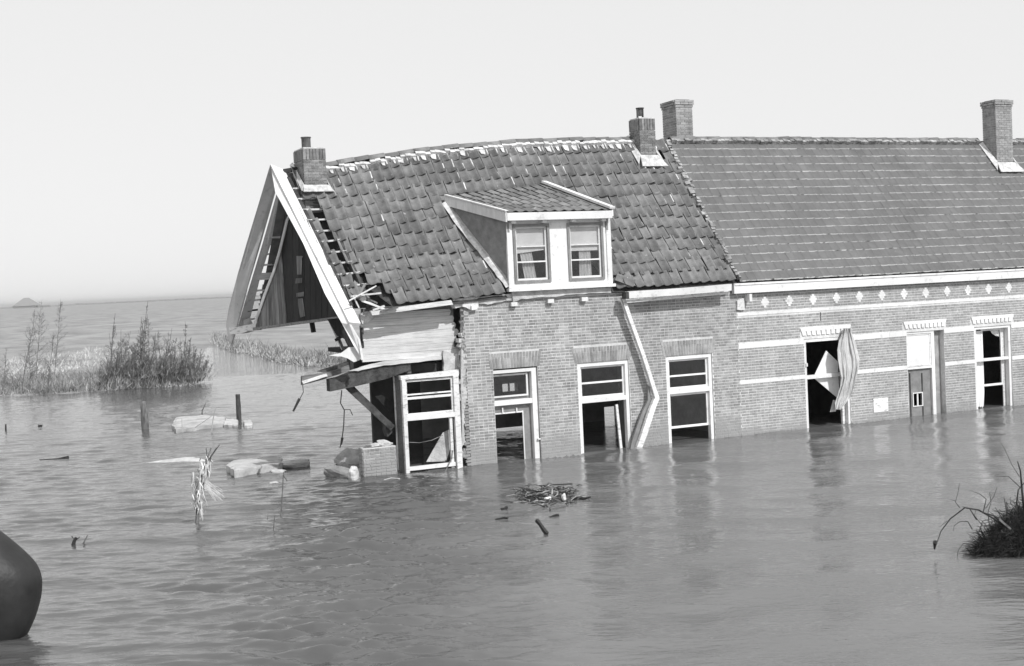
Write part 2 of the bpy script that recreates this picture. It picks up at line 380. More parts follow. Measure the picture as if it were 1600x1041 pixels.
def core_wall(parent, name, u0, u1, z0, z1, v0, v1, holes, m):
    """wall core made of boxes round rectangular holes (a,b,za,zb)"""
    us = sorted({u0, u1, *[h[0] for h in holes], *[h[1] for h in holes]}); zs = sorted({z0, z1, *[h[2] for h in holes], *[h[3] for h in holes]})
    us = [x for x in us if u0 <= x <= u1]; zs = [x for x in zs if z0 <= x <= z1]
    mb = MB()
    for i in range(len(us)-1):
        j = 0
        while j < len(zs)-1:
            cu = (us[i]+us[i+1])/2; solid = lambda k: not any(h[0] < cu < h[1] and h[2] < (zs[k]+zs[k+1])/2 < h[3] for h in holes)
            if solid(j):
                k = j
                while k+1 < len(zs)-1 and solid(k+1): k += 1
                mb.box((us[i], v0, zs[j]), (us[i+1], v1, zs[k+1])); j = k+1
            else: j += 1
    return mb.build(name, m, parent)

# ============================================================ THE COLLAPSED END HOUSE
HL = empty('brick_house', H @ Matrix.Translation((2.5, 0, 0)))
tag(HL, 'collapsed end house with sagging pantile roof, white dormer and torn-off left wall standing in floodwater', 'house', 'terrace of two brick houses')
UJ = 6.93       # party line between the two houses
DOOR = (.74, 1.78, 1.98); W3 = (2.74, 4.02, 1.97); W4 = (4.98, 6.21, 1.97)
def tear(z): # torn left edge of the front wall
    return interp(z, [-.2, .4, .9, 1.4, 2.0, 2.3, 2.6, 3.0, 3.25, 3.6], [.02, .0, .03, .0, .02, .12, .07, .16, .06, .22])+.07*nz(z*7, 3.3)+.04*math.copysign(1, math.sin(z*49))*.5
ops = [DOOR, W3, W4]
def soldier(o): return (o[0]-.06, o[1]+.05, o[2], o[2]+.335)
def in_left(a, b, z):
    for o in ops:
        if b > o[0]-.004 and a < o[1]+.004 and z < o[2]+.02: return False
        s = soldier(o)
        if b > s[0] and a < s[1] and s[2]-.02 < z < s[3]+.02: return False
    return True
topL = lambda u: interp(u, [0, 1, 3.7, 4, 6.9], [3.42, 3.40, 3.42, 3.45, 3.46])
wallL = core_wall(HL, 'wall', .14, UJ, -.8, 3.46, .006, .23, [(o[0], o[1], -1, o[2]) for o in ops], M_mortar)
lay_wall(wallL, tear, UJ, -.13, topL, in_left, M_brick, 300, 'L')
# soldier-course lintels, one upright brick after another
for o in ops:
    s = soldier(o); n = int((s[1]-s[0])/.066); w_ = (s[1]-s[0])/n
    c = (s[0]+s[1])/2
    bk = MB().box((s[0]-.03, .0125, s[2]+.003), (s[1]+.03, .05, s[3]+.01)).build('lintel', M_mortar, HL)
    mb2 = []
    for i in range(n):
        x = s[0]+w_*(i+.5); lean = (x-c)*.10
        for z0, z1 in ((s[2]+.006, s[2]+.222), (s[2]+.23, s[3]-.004)):
            l0 = lean*(z0-s[2])/.33; l1 = lean*(z1-s[2])/.33; j = random.uniform(-.004, .003); h = w_/2-.006
            MB().hexa([(x-h+l0, -.002+j, z0), (x+h+l0, -.002+j, z0), (x+h+l0, .04, z0), (x-h+l0, .04, z0)], [(x-h+l1, -.002+j, z1), (x+h+l1, -.002+j, z1), (x+h+l1, .04, z1), (x-h+l1, .04, z1)]).build('brick', M_brick, bk)
# crumbling plaster and loose mortar at the torn edge and along the wall head
for i in range(34):
    z = random.uniform(.2, 3.4); r = random.uniform(.03, .08)
    u = tear(z)+random.uniform(-.02, .06)
    mb = MB(); vs = [Vector((u, .12, z))+Vector((random.gauss(0, 1), random.gauss(0, 1), random.gauss(0, 1))).normalized()*r*random.uniform(.7, 1.3)*1 for _ in range(8)]
    cx = sum(vs, Vector())/8
    R = Matrix.Rotation(random.uniform(-.6, .6), 3, 'Y')
    mb.box((u-r, .02, z-r*.6), (u+r*1.2, .2, z+r*.6), rot=R)
    mb.build('mortar_lump', M_plas, wallL)
def rag(name, pts, v, th, m, parent, jit=.015, n=5):
    P = []
    for i in range(len(pts)):
        a = Q(*pts[i][:2], pts[i][2] if len(pts[i]) > 2 else v); b_ = pts[(i+1) % len(pts)]; b = Q(*b_[:2], b_[2] if len(b_) > 2 else v)
        k_ = max(1, min(n, int((a-b).length/.08)))
        for k in range(k_):
            p = a.lerp(b, k/k_); P.append(p+Vector((random.uniform(-jit, jit), 0, random.uniform(-jit, jit))) if k else p)
    return MB().slab(P, (0, th, 0)).build(name, m, parent)
rag('plaster_patch', [(707, 468), (745, 463), (748, 480), (735, 484), (722, 479), (712, 482)], -.06, .2, M_lime, wallL)
rag('plaster_patch', [(721, 545), (728, 552), (727, 590), (730, 620), (725, 650), (727, 690), (721, 700)], .0, .06, M_plas, wallL, .02)
rag('plaster_patch', [(800, 455), (850, 452), (955, 449), (955, 458), (900, 460), (860, 464), (815, 467), (802, 472)], -.09, .1, M_plas, wallL, .012)
rag('plaster_patch', [(745, 464), (800, 459), (812, 470), (790, 470), (762, 476), (745, 474)], -.05, .08, M_plas, wallL, .012)
for px, py in ((738, 482), (801, 476), (858, 471), (911, 468), (1085, 458), (1130, 455)):
    p = Q(px, py, 0); MB().box((p.x-.07, -.10, p.z-.035), (p.x+.07, .1, p.z+.05), rot=Matrix.Rotation(random.uniform(-.1, .1), 3, 'Z')).build('joist_end', M_white2, HL)
box('wall_plate', (.3, .02, 3.47), (UJ, .22, 3.58), M_beam, HL)

# stub of the left wall, rear wall, partitions, ceiling
pS = Q(568, 702)
stub = MB().box((-2.2, .012, -.8), (-1.50, .25, .58)).build('wall', M_mortar, HL)
lay_wall(stub, lambda z: -2.21, -1.5, -.12, lambda u: .60, lambda a, b, z: True, M_brick, 12, 'L')
mb = MB(); row = 0
for k in range(9):
    z = -.12+k*.08
    mb.box((-2.222, .02, z), (-2.198, .24, z+.066))
tag(mb.build('brick', M_brick, stub), kind='stuff')
ub = Q(604, 600, 5.4).x
r1 = [Q(783, 613, 5.4), Q(806, 598, 5.4)]; r2 = [Q(943, 676, 5.4), Q(962, 634, 5.4)]
r3 = [Q(766, 672, 5.4), Q(826, 664, 5.4)]
core_wall(HL, 'rear_wall', ub, UJ, -.8, 3.4, 5.3, 5.5, [(r1[0].x, r1[1].x, r1[0].z, r1[1].z), (r2[0].x, r2[1].x, -.5, r2[1].z), (r3[0].x, r3[1].x, -.8, r3[1].z)], M_int)
mb = MB(); c = (r1[0]+r1[1])/2; mb.box((c.x-.02, 5.36, r1[0].z), (c.x+.02, 5.4, r1[1].z)); mb.build('window_frame', M_white, HL)
box('partition_wall', (2.15, .25, -.8), (2.25, 1.0, 2.5), M_int, HL)
box('partition_wall', (4.45, .25, -.8), (4.55, 1.3, 2.5), M_int, HL)
box('party_wall', (UJ-.1, .25, -.8), (UJ+.1, 5.3, 3.4), M_int, HL)
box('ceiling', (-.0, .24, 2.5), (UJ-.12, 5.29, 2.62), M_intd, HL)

# ---- sagging roof surface
RU = [-3.2, -1.9, .27, 2.7, 5.8, 7.0]; RZ = [6.44, 6.52, 6.83, 7.04, 7.12, 7.10]
EU = [-3.0, -2.2, -1.3, 1.1, 3.6, 7.0]; EZ = [3.40, 3.44, 3.47, 3.56, 3.58, 3.58]
VE, VR = -.14, 2.7
def S(u, s):
    ze = interp(u, EU, EZ); zr = interp(u, RU, RZ)
    sag = -.05*math.sin(math.pi*s)+.035*nz(u*.55, s*2.5, 1.7)+.012*nz(u*2, s*7, 4)
    sh = -.30*s*interp(u, [-3, 2, 5, 7], [1, .75, .25, 0])       # courses have slid sideways towards the torn end
    return Vector((u+sh*0, VE+(VR-VE)*s, ze+(zr-ze)*s+sag))
def SF(u, s):
    e = .02; p = S(u, s); a = (S(u+e, s)-S(u-e, s)).normalized(); b = (S(u, min(s+e, 1))-S(u, max(s-e, 0))).normalized(); n = a.cross(b).normalized(); a = b.cross(n)
    return p, a, b, n
roofL = empty('roof', H @ Matrix.Translation((2.5, 0, 3.4)))
COL.objects.unlink(roofL); roofL.name = 'tmp_'; bpy.data.objects.remove(roofL)
# boarding under the tiles (not under the torn left strip)
def in_dormer(p):
    f = max(0, min(1, (p.y+.3)/2.0)); l = U3(1.22, .62, f); r = U3(3.66, 3.02, f)
    return l-.02 < p.x < r+.02 and p.y < 1.72 and p.y > -.22
mb = MB(); NU, NS = 60, 14
gv = [[S((lambda e: e+(7.0-e)*i/NU)(interp(j/NS, [0, .18, .3, 1], [-1.4, -1.85, -2.1, -2.25])), j/NS)-Vector((0, -.04, .09)) for j in range(NS+1)] for i in range(NU+1)]
vs = [p for r in gv for p in r]; fs = []
for i in range(NU):
    for j in range(NS):
        c = (gv[i][j]+gv[i+1][j+1])/2
        if in_dormer(c): continue
        a = i*(NS+1)+j; fs.append((a, a+NS+1, a+NS+2, a+1))
mb.add(vs, fs); roofL = mb.build('roof', M_beam, HL)
# far slope
mb = MB()
vs = []
for i in range(NU+1):
    u = -2.83+(7.0+2.83)*i/NU
    for j in range(7):
        f = j/6; zr = interp(u, RU, RZ); vs.append((u, 2.7+3.0*f, zr-.07-(zr-3.4)*f-.05*math.sin(math.pi*f)))
mb.add(vs, [(i*7+j, i*7+j+1, (i+1)*7+j+1, (i+1)*7+j) for i in range(NU) for j in range(6)]); mb.build('far_slope', M_tile, roofL)

def pantile(w, l, name, m):
    """Dutch hollow pantile: a trough with a narrow roll on the right; x across, y up the slope, z out"""
    prof = []
    for t, z in ((0, .030), (.07, .010), (.2, -.012), (.38, -.022), (.56, -.012), (.72, .010), (.84, .032), (.93, .036), (1.04, .020)):
        prof.append(((t-.5)*w, z))
    n = len(prof); th = .014; vs = []
    for y, dz in ((0, .022), (l, -.012)):
        vs += [(x, y, z+dz) for x, z in prof]
    vs += [(x, 0, z+.022-th) for x, z in prof]+[(x, l, z-.012-th) for x, z in prof]
    fs = [(i, i+1, n+i+1, n+i) for i in range(n-1)]+[(2*n+i, 2*n+i+1, i+1, i) for i in range(n-1)]
    fs += [(0, n, 3*n, 2*n), (n-1, 3*n-1, 4*n-1, 2*n-1)]
    return vs, fs
def mesh_of(name, vs, fs, mats, mi=None, smooth=None):
    me = bpy.data.meshes.new(name); me.from_pydata(vs, [], fs)
    for m in mats: me.materials.append(m)
    if mi: me.polygons.foreach_set('material_index', mi)
    me.update()
    if smooth: me.polygons.foreach_set('use_smooth', smooth)
    return me
def lay_tiles(parent, poses, meshes, nsingle, keyf, name='roof_tile'):
    """poses: matrices in house coordinates; the nsingle that show largest become objects"""
    order = sorted(range(len(poses)), key=keyf); single = set(order[:nsingle])
    for i in order[:nsingle]:
        place(bpy.data.objects.new(name, meshes[i % len(meshes)]), H @ poses[i], parent)
    if len(order) > nsingle:
        me0 = meshes[0]; V = [v.co.copy() for v in me0.vertices]; P = [tuple(p.vertices) for p in me0.polygons]; MI = [p.material_index for p in me0.polygons]
        mb = MB()
        for i in order[nsingle:]: mb.add([poses[i] @ v for v in V], P, MI)
        o = mb.build(name, list(me0.materials), parent); tag(o, kind='stuff')
        sm = [p.use_smooth for p in me0.polygons]*(len(order)-nsingle); o.data.polygons.foreach_set('use_smooth', sm)
TW, TG = .243, None
rowsL = 13; slopeL = math.hypot(VR-VE, 3.55); TG = slopeL/rowsL
vs, fs = pantile(TW, TG*1.22, 't', M_tile); n8 = 8
t_me = mesh_of('pantile', vs, fs, [M_tile], None, [i < 8 for i in range(len(fs))])
def tile_pose(u, s, jit=1.0, dz=.0):
    p, a, b, n = SF(u, s)
    M = Matrix(((a.x, b.x, n.x, 0), (a.y, b.y, n.y, 0), (a.z, b.z, n.z, 0), (0, 0, 0, 1)))
    R = Matrix.Rotation(random.gauss(0, .022)*jit, 4, 'Z') @ Matrix.Rotation(random.gauss(0, .016)*jit+.035, 4, 'X') @ Matrix.Rotation(random.gauss(0, .02)*jit, 4, 'Y')
    return Matrix.Translation(p+n*(dz+random.gauss(0, .004)*jit)+a*random.gauss(0, .006)*jit+b*random.gauss(0, .008)*jit) @ M @ R
poses = []
for r in range(rowsL):
    s = r/rowsL
    # the courses slipped: the left end of each course starts further left higher up
    u0 = interp(s, [0, .09, .18, .28, .49, .7, .75, 1], [-1.40, -1.58, -1.92, -2.12, -2.22, -2.30, -2.56, -2.72])
    k = 0
    while True:
        u = u0+TW*(k+.5)+.10*math.sin(r*1.7)*.15; k += 1
        if u > interp(s, [0, 1], [6.98, 6.86]): break
        p = S(u, s+.5/rowsL)
        if in_dormer(p): continue
        if s > .78 and 6.0 < u < 6.6 and r == rowsL-2: continue
        if r <= 1 and u > 4.2 and random.random() < .02: continue
        poses.append(tile_pose(u, s, 1.0+.9*(s < .6)*random.random()))
# order: nearest and lowest first
lay_tiles(roofL, poses, [t_me], 285, lambda i: (poses[i].translation.x+.3*abs(poses[i].translation.z-5)))
# slipped tiles beside the gable rake: a strip with a gap and bare battens
# pale strips put sun highlights on the tile rolls; mortar patches under the ridge
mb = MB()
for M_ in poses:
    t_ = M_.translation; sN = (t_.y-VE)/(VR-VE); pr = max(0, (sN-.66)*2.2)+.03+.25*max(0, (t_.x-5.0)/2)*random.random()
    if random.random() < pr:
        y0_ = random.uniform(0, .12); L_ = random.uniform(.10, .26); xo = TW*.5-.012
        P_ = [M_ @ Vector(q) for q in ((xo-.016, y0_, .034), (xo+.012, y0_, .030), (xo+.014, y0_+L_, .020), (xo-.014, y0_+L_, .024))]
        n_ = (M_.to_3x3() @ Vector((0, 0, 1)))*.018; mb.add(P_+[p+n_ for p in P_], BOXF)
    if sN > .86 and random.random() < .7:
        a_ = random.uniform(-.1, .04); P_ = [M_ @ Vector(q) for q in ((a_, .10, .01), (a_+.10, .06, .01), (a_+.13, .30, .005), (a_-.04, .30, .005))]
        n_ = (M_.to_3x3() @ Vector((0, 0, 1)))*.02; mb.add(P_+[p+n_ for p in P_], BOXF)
tag(mb.build('mortar_highlight', M_lead, roofL), kind='stuff')
strip = []
cov = lambda s_: interp(s_, [0, .38, .7, 1], [-2.17, -2.52, -2.66, -2.8])
for r in range(1, rowsL-4):
    s = r/rowsL
    strip.append(tile_pose(cov(s)+.06+.02*math.sin(r*2.1), s, 2.0, -.03))
for M in strip: place(bpy.data.objects.new('roof_tile', t_me), H @ M, roofL)
for M, a in ((tile_pose(-1.98, .06, 3, -.06), .5), (tile_pose(-2.2, .10, 3, -.04), -.6), (tile_pose(-1.8, -.02, 2, -.05), .25), (tile_pose(4.15, .01, 2, .05), .9)):
    place(bpy.data.objects.new('roof_tile', t_me), H @ M @ Matrix.Rotation(a, 4, 'Z'), roofL)
for r in range(1, 12):
    s = (r+.25)/rowsL; p = S(cov(s)+.0, s); q = S(cov(s)+.65, s); off = Vector((0, -.0, -.03))
    MB().beam(p+off, q+off+Vector((0, 0, random.uniform(-.03, .03))), .03, .035).build('batten', M_pale, roofL)
for u, u2 in ((-1.9, -2.25), (-2.3, -2.75)):
    MB().beam(S(u, .05)+Vector((0, 0, -.12)), S(u2, .97)+Vector((0, 0, -.12)), .07, .12).build('rafter', M_beam, roofL)
# broken lath ends over the hole at the foot of the roof
for a, b, w_, m_ in (((545, 470, -.3), (588, 447, -.35), .03, M_pale), ((552, 462, -.2), (561, 481, -.2), .03, M_pale), ((566, 470, -.1), (600, 483, -.1), .05, M_pale), ((571, 466, .1), (590, 474, .0), .04, M_wood), ((583, 485, -.2), (601, 478, -.25), .05, M_pale), ((595, 487, -.25), (622, 480, -.3), .05, M_wood)):
    MB().beam(Q(*a), Q(*b), w_, w_*.8, wob=.004, seg=3).build('broken_lath', m_, roofL)

# ridge: half-round tiles bedded in white mortar
def ridge(parent, us, zf, v, m=M_tile, lm=M_lime, r=.115, th_=1.0):
    n = 7; L = .36; u = us[0]; vs = []; fs = []
    for x, rr in ((0, r*1.06), (L*1.08, r*.94)):
        vs += [(x, rr*math.cos(math.pi*k/(n-1)), rr*.9*math.sin(math.pi*k/(n-1))) for k in range(n)]
    for x, rr in ((0, r*1.06-.018), (L*1.08, r*.94-.018)):
        vs += [(x, rr*math.cos(math.pi*k/(n-1)), rr*.9*math.sin(math.pi*k/(n-1))) for k in range(n)]
    fs = [(k, k+1, n+k+1, n+k) for k in range(n-1)]+[(k, 2*n+k, 2*n+k+1, k+1) for k in range(n-1)]+[(n+k+1, 3*n+k+1, 3*n+k, n+k) for k in range(n-1)]
    me = mesh_of('ridge_tile', vs, fs, [m], None, [i < n-1 for i in range(len(fs))])
    while u < us[1]-.2:
        z = zf(u); z2 = zf(u+.3); an = -math.atan2(z2-z, .3)
        M = Matrix.Translation((u, v, z-.02+random.gauss(0, .008))) @ Matrix.Rotation(an-.05+random.gauss(0, .015), 4, 'Y') @ Matrix.Rotation(random.gauss(0, .02), 4, 'Z')
        place(bpy.data.objects.new('ridge_tile', me), H @ M, parent)
        # mortar bedding lumps on the camera side
        mb = MB()
        for k in range(3):
            a = u+k*.12; hh = random.uniform(.0, .09)*th_
            mb.box((a, v-.13-random.uniform(0, .03), z-.08-hh), (a+.125, v-.06, z-.01+random.uniform(-.02, .02)), rot=Matrix.Rotation(.7, 3, 'X') @ Matrix.Rotation(random.uniform(-.15, .15), 3, 'Y'))
        mb.build('bedding_mortar', lm, parent)
        u += L
ridge(roofL, (-1.95, 6.0), lambda u: interp(u, RU, RZ)+.02, 2.72)

# ---- chimneys
def chimney(parent, fx, rx, vfr, bx, ztop, zbase, zmid=None, soldier_top=False, cap=False, m=M_brickch, lm=M_mortar, pot=None, tall=None):
    """fx/rx photo columns of the front corners, bx of the rear left corner, at depth vfr"""
    yy = 200
    u0 = Q(fx, yy, vfr).x; u1 = Q(rx, yy, vfr).x
    dep = .3
    for k in range(60):
        dep = .2+k*.01
        w_ = H @ Vector((u0, vfr+dep, ztop)); q = w_-CAM; x = 800+F*q.dot(rt)/q.dot(fw)
        if x < bx: break
    v0, v1 = vfr, vfr+dep
    zt = zmid if zmid else ztop
    ch = MB().box((u0+.012, v0+.012, zbase), (u1-.012, v1-.012, zt)).build('chimney', lm, parent)
    mb = MB(); z = zt-CH_; k = 0
    def ring(z, g, k):
        n = max(2, int(round((u1-u0)/.2))); o = .5*(k % 2)
        for a0, a1, axis in ((u0, u1, 'f'), (u0, u1, 'b')):
            L = (a1-a0)/n; x = a0-o*L
            while x < a1-.01:
                xa, xb = max(x, a0)+.005, min(x+L, a1)-.005
                if xb-xa > .02:
                    vv = v0-g if axis == 'f' else v1-.05+g
                    mb.box((xa-(g if xa < a0+.01 else 0), vv+random.uniform(-.003, .003), z+.005), (xb+(g if xb > a1-.01 else 0), vv+.05, z+CH_-.006))
                x += L
        n = max(2, int(round((v1-v0)/.2)))
        for side in (u0-g, u1-.05+g):
            L = (v1-v0-.1)/n; x = v0+.052-(.5-o)*L
            while x < v1-.06:
                xa, xb = max(x, v0+.052)+.004, min(x+L, v1-.052)-.004
                if xb-xa > .02: mb.box((side+random.uniform(-.003, .003), xa, z+.005), (side+.05, xb, z+CH_-.006))
                x += L
    while z > zbase-.02:
        g = .0
        if cap and zt-z < CH_*2.5: g = .035
        elif cap and zt-z < CH_*3.6: g = .015
        ring(z, g, k); z -= CH_; k += 1
    tag(mb.build('brick', m, ch), kind='stuff')
    if soldier_top:
        g = .015 if zmid else 0
        MB().box((u0+.03, v0+.03, zt), (u1-.03, v1-.03, ztop-.01)).build('soldier_bed', lm, ch)
        mb = MB()
        for (a, b, fixed, ax) in ((u0, u1, v0-.0, 0), (u0, u1, v1-.05, 0), (v0+.055, v1-.055, u0, 1), (v0+.055, v1-.055, u1-.05, 1)):
            n = int((b-a)/.068); L = (b-a)/n
            for i in range(n):
                x = a+L*i; j = random.uniform(-.004, .004)
                if ax == 0: mb.box((x+.006, fixed+j, zt+.01), (x+L-.006, fixed+.05, ztop))
                else: mb.box((fixed+j, x+.006, zt+.01), (fixed+.05, x+L-.006, ztop))
        tag(mb.build('brick', m, ch), kind='stuff')
        MB().box((u0+.02, v0+.02, ztop), (u1-.02, v1-.02, ztop+.03)).build('cap_mortar', M_lime, ch)
    else:
        MB().box((u0+.05, v0+.05, zt), (u1-.05, v1-.05, zt+.015)).build('cap_mortar', M_intd, ch)
    if pot:
        px, pr, ph, holed = pot; c = Vector((Q(px, yy, (v0+v1)/2).x, (v0+v1)/2, ztop+.02))
        n = 16; mb = MB(); rings = [(0, pr*1.05), (ph*.12, pr), (ph*.9, pr), (ph*.92, pr*1.14), (ph, pr*1.14), (ph, pr*.8), (ph*.3, pr*.8)]
        vs = [c+Vector((r*math.cos(2*math.pi*k/n), r*math.sin(2*math.pi*k/n), z)) for z, r in rings for k in range(n)]
        fs = []
        for i in range(len(rings)-1):
            for k in range(n):
                if holed and i in (1,) and k in (9, 10, 11, 12, 1, 2, 3, 4): continue
                fs.append((i*n+k, i*n+(k+1) % n, (i+1)*n+(k+1) % n, (i+1)*n+k))
        mb.add(vs, fs); po = mb.build('chimney_pot', M_metal, ch)
        if holed:   # tall draught slots left open, only thin ribs above and below
            mb = MB()
            for kk in (9.0, 13.0, 1.0, 5.0):
                a = 2*math.pi*kk/n; p = c+Vector((pr*math.cos(a), pr*math.sin(a), ph*.1)); mb.box(p-Vector((.012, .012, 0)), p+Vector((.012, .012, ph*.8)))
            mb.build('pot_rib', M_metal, po)
    return ch, u0, u1, v0, v1
def flashing(ch, u0, u1, v0, v1, zf, w_=.16, m=M_lead):
    """mortar and lead skirt round a chimney foot, following the slope"""
    mb = MB(); n = 7; random_ = random.random
    zb = zf(v0)
    P = [Vector((u0-.02, v0-.03, zb+.14))]+[Vector((U3(u0-.02, u1+.02, k/n), v0-.035, zb+.13)) for k in range(1, n+1)]
    B_ = [Vector((U3(u0-w_*.6, u1+w_*.8, k/n)+.02*random.uniform(-1, 1), v0-w_-random.uniform(0, .08), zf(v0-w_)+.10)) for k in range(n+1)]
    mb.add(P+B_, [(k, k+1, n+1+k+1, n+1+k)[::-1] for k in range(n)])
    for ux, sg in ((u0, -1), (u1, 1)):
        a = [Vector((ux+sg*.012, v0-.03, zb+.14)), Vector((ux+sg*.012, v1, zf(v1)+.14)), Vector((ux+sg*(w_*.7), v1+.02, zf(v1)+.08)), Vector((ux+sg*w_*.7, v0-w_*.8, zf(v0-w_*.8)+.09))]
        mb.add(a, [(0, 1, 2, 3) if sg > 0 else (3, 2, 1, 0)])
    o = mb.build('flashing', m, ch)
    s = o.modifiers.new('s', 'SOLIDIFY'); s.thickness = .02; return o
zL = lambda u: (lambda v: S(u, min(1, max(0, (v-VE)/(VR-VE)))).z)
zb = Q(490, 300, 2.15).z
c_, a, b, v0, v1 = chimney(HL, 471, 507, 2.2, 456, Q(480, 233, 2.3).z, zb-.4, zmid=Q(480, 251, 2.3).z, soldier_top=True, pot=(477, .10, .27, False))
flashing(c_, a, b, v0, v1, zL(-2), .11)
zb = Q(1010, 248, 2.3).z
c_, a, b, v0, v1 = chimney(HL, 999, 1024, 2.3, 982, Q(1000, 186, 2.4).z, zb-.4, zmid=Q(1010, 204, 2.3).z, soldier_top=True, pot=(1001, .09, .27, True))
flashing(c_, a, b, v0, v1, zL(6.4), .2)
# ---- dormer
DM = MB()
fl, fr = Q(797, 447, -.12), Q(952, 446, -.12); tl, tr_ = Q(795, 343, -.12), Q(953, 340, -.12)
# white front board with two window openings
wa = (Q(800, 349, -.12).x, Q(857, 349, -.12).x); wb = (Q(885, 349, -.12).x, Q(941, 349, -.12).x)
za = (Q(828, 442, -.12).z+.0, Q(828, 350, -.12).z)
zbt = min(fl.z, fr.z); ztp = (tl.z+tr_.z)/2
u0d, u1d = fl.x-.02, tr_.x-.02
mb = MB(); zc0, zc1 = za
mb.box((u0d, -.12, zbt), (u1d, -.06, zc0)); mb.box((u0d, -.12, zc1), (u1d, -.06, ztp))
mb.box((u0d, -.12, zc0), (wa[0], -.06, zc1)); mb.box((wa[1], -.12, zc0), (wb[0], -.06, zc1)); mb.box((wb[1], -.12, zc0), (u1d, -.06, zc1))
dorm = mb.build('dormer', M_white, HL)
box('sill', (u0d-.04, -.20, zbt-.03), (u1d+.05, -.06, zbt+.035), M_white, dorm)
box('corner_post', (u0d-.01, -.145, zbt+.04), (u0d+.07, -.122, ztp), M_white, dorm)
box('corner_post', (u1d-.10, -.145, zbt+.04), (u1d+.01, -.122, ztp), M_white, dorm)
for (a, b), i in ((wa, 0), (wb, 1)):
    g = .055; mb = MB()
    for q in (((a, -.15, zc0), (a+g, -.07, zc1)), ((b-g, -.15, zc0), (b, -.07, zc1)), ((a+g, -.15, zc0), (b-g, -.07, zc0+g)), ((a+g, -.15, zc1-g), (b-g, -.07, zc1))): mb.box(*q)
    fr_ = mb.build('window_frame', M_grey, dorm)
    a2, b2, y0, y1 = a+g, b-g, zc0+g, zc1-g; mb = MB(); g2 = .04
    for q in (((a2, -.10, y0), (a2+g2, -.05, y1)), ((b2-g2, -.10, y0), (b2, -.05, y1)), ((a2+g2, -.10, y0), (b2-g2, -.05, y0+g2)), ((a2+g2, -.10, y1-g2), (b2-g2, -.05, y1)), ((a2+g2, -.10, y0+(y1-y0)*.33), (b2-g2, -.05, y0+(y1-y0)*.33+.03)), ((a2+g2, -.10, y0+(y1-y0)*.62), (b2-g2, -.05, y0+(y1-y0)*.62+.02))): mb.box(*q)
    mb.build('sash', M_white, dorm)
    box('pane', (a2+.02, -.075, y0+.02), (b2-.02, -.071, y1-.02), M_glass, dorm)
    # drawn blind with a crooked hem, and a limp curtain below
    yb = y0+(y1-y0)*.60; d_ = (.5, .56) if i == 0 else (.515, .515)
    MB().slab([(a2, -.045, y1), (a2, -.045, y0+(y1-y0)*d_[0]), (b2, -.045, y0+(y1-y0)*d_[1]), (b2, -.045, y1)], (0, .004, 0)).build('blind', M_blind, dorm)
    mb = MB(); n = 8; x0 = U3(a2, b2, .18 if i == 0 else .35); vs = []
    for k in range(n+1):
        xx = x0+k*.035; vs += [(xx, -.02+.02*(k % 2), y0+(y1-y0)*.55), (xx+(.10 if i == 0 else .02)*(1 if i == 0 else k/n-.5), -.02+.02*(k % 2), y0)]
    mb.add(vs, [(2*k, 2*k+1, 2*k+3, 2*k+2) for k in range(n)]); mb.build('curtain', M_cloth, dorm)
# fascia with little brackets
fz0, fz1 = Q(870, 343, -.3).z, Q(870, 331, -.3).z
ufl, ufr = Q(792, 338, -.3).x, Q(956, 336, -.3).x
box('fascia', (ufl, -.32, fz0), (ufr, -.12, fz1), M_white, dorm)
for px in (803, 851, 897, 944):
    u = Q(px, 345, -.25).x; box('bracket', (u-.05, -.25, fz0-.06), (u+.05, -.122, fz0-.002), M_white, dorm)
# sheared left cheek, lead valley, cover boards and the lean-to tiled roof
TLf = Vector((ufl, -.30, fz1)); TLb = Q(697, 309, 1.62); TRf = Vector((ufr, -.30, fz1)); TRb = Q(850, 289, 1.85)
BLf = Q(800, 449, -.10)
MB().slab([TLf+Vector((.05, .14, -.14)), TLb+Vector((.02, 0, -.13)), BLf+Vector((-.0, .02, .0))], (.05, 0, 0)).build('cheek', M_slate, dorm)
MB().slab([TRf+Vector((-.08, .14, -.14)), TRb+Vector((-.08, 0, -.1)), Vector((u1d-.05, -.08, zbt))], (.05, 0, 0)).build('cheek', M_slate, dorm)
MB().slab([TLf+Vector((-.03, 0, .02)), TLf+Vector((-.03, 0, -.19)), TLb+Vector((-.03, 0, -.17)), TLb+Vector((-.03, 0, .04))], (.035, 0, 0)).build('verge_board', M_mid, dorm)
MB().beam(TLf+Vector((-.01, -.02, .04)), TLb+Vector((-.01, 0, .06)), .09, .025).build('cover_board', M_white, dorm)
MB().beam(TRf+Vector((0, -.04, .06)), TRb+Vector((0, 0, .07)), .15, .05).build('cover_board', M_white, dorm)
MB().slab([TRf+Vector((.01, 0, .02)), TRf+Vector((.01, 0, -.12)), TRb+Vector((.01, 0, -.1)), TRb+Vector((.01, 0, .03))], (.03, 0, 0)).build('verge_board', M_white, dorm)
mb = MB(); n = 16; vs = []
for k in range(n+1):
    f = k/n; p = BLf.lerp(TLb+Vector((0, -.02, -.14)), f); w_ = .05+.02*math.sin(k*2.1)
    s_ = S(p.x, (p.y-VE)/(VR-VE)); base = s_+Vector((0, -.01, .075))
    vs += [base+Vector((-.14+.02*random.uniform(-1, 1), 0, .0)), base+Vector((-.06, -.03, .04)), base+Vector((.02, 0, .05))]
mb.add(vs, [(3*k+j, 3*k+j+1, 3*k+j+4, 3*k+j+3) for k in range(n) for j in (0, 1)]); o = mb.build('lead_valley', M_lead, dorm)
o.modifiers.new('s', 'SOLIDIFY').thickness = .02
MB().slab([TLf+Vector((0, .0, -.03)), TRf+Vector((0, 0, -.03)), TRb+Vector((0, 0, -.03)), TLb+Vector((0, 0, -.03))], (0, 0, -.03)).build('roof_boarding', M_beam, dorm)
dpos = []
nr, nc = 6, 11
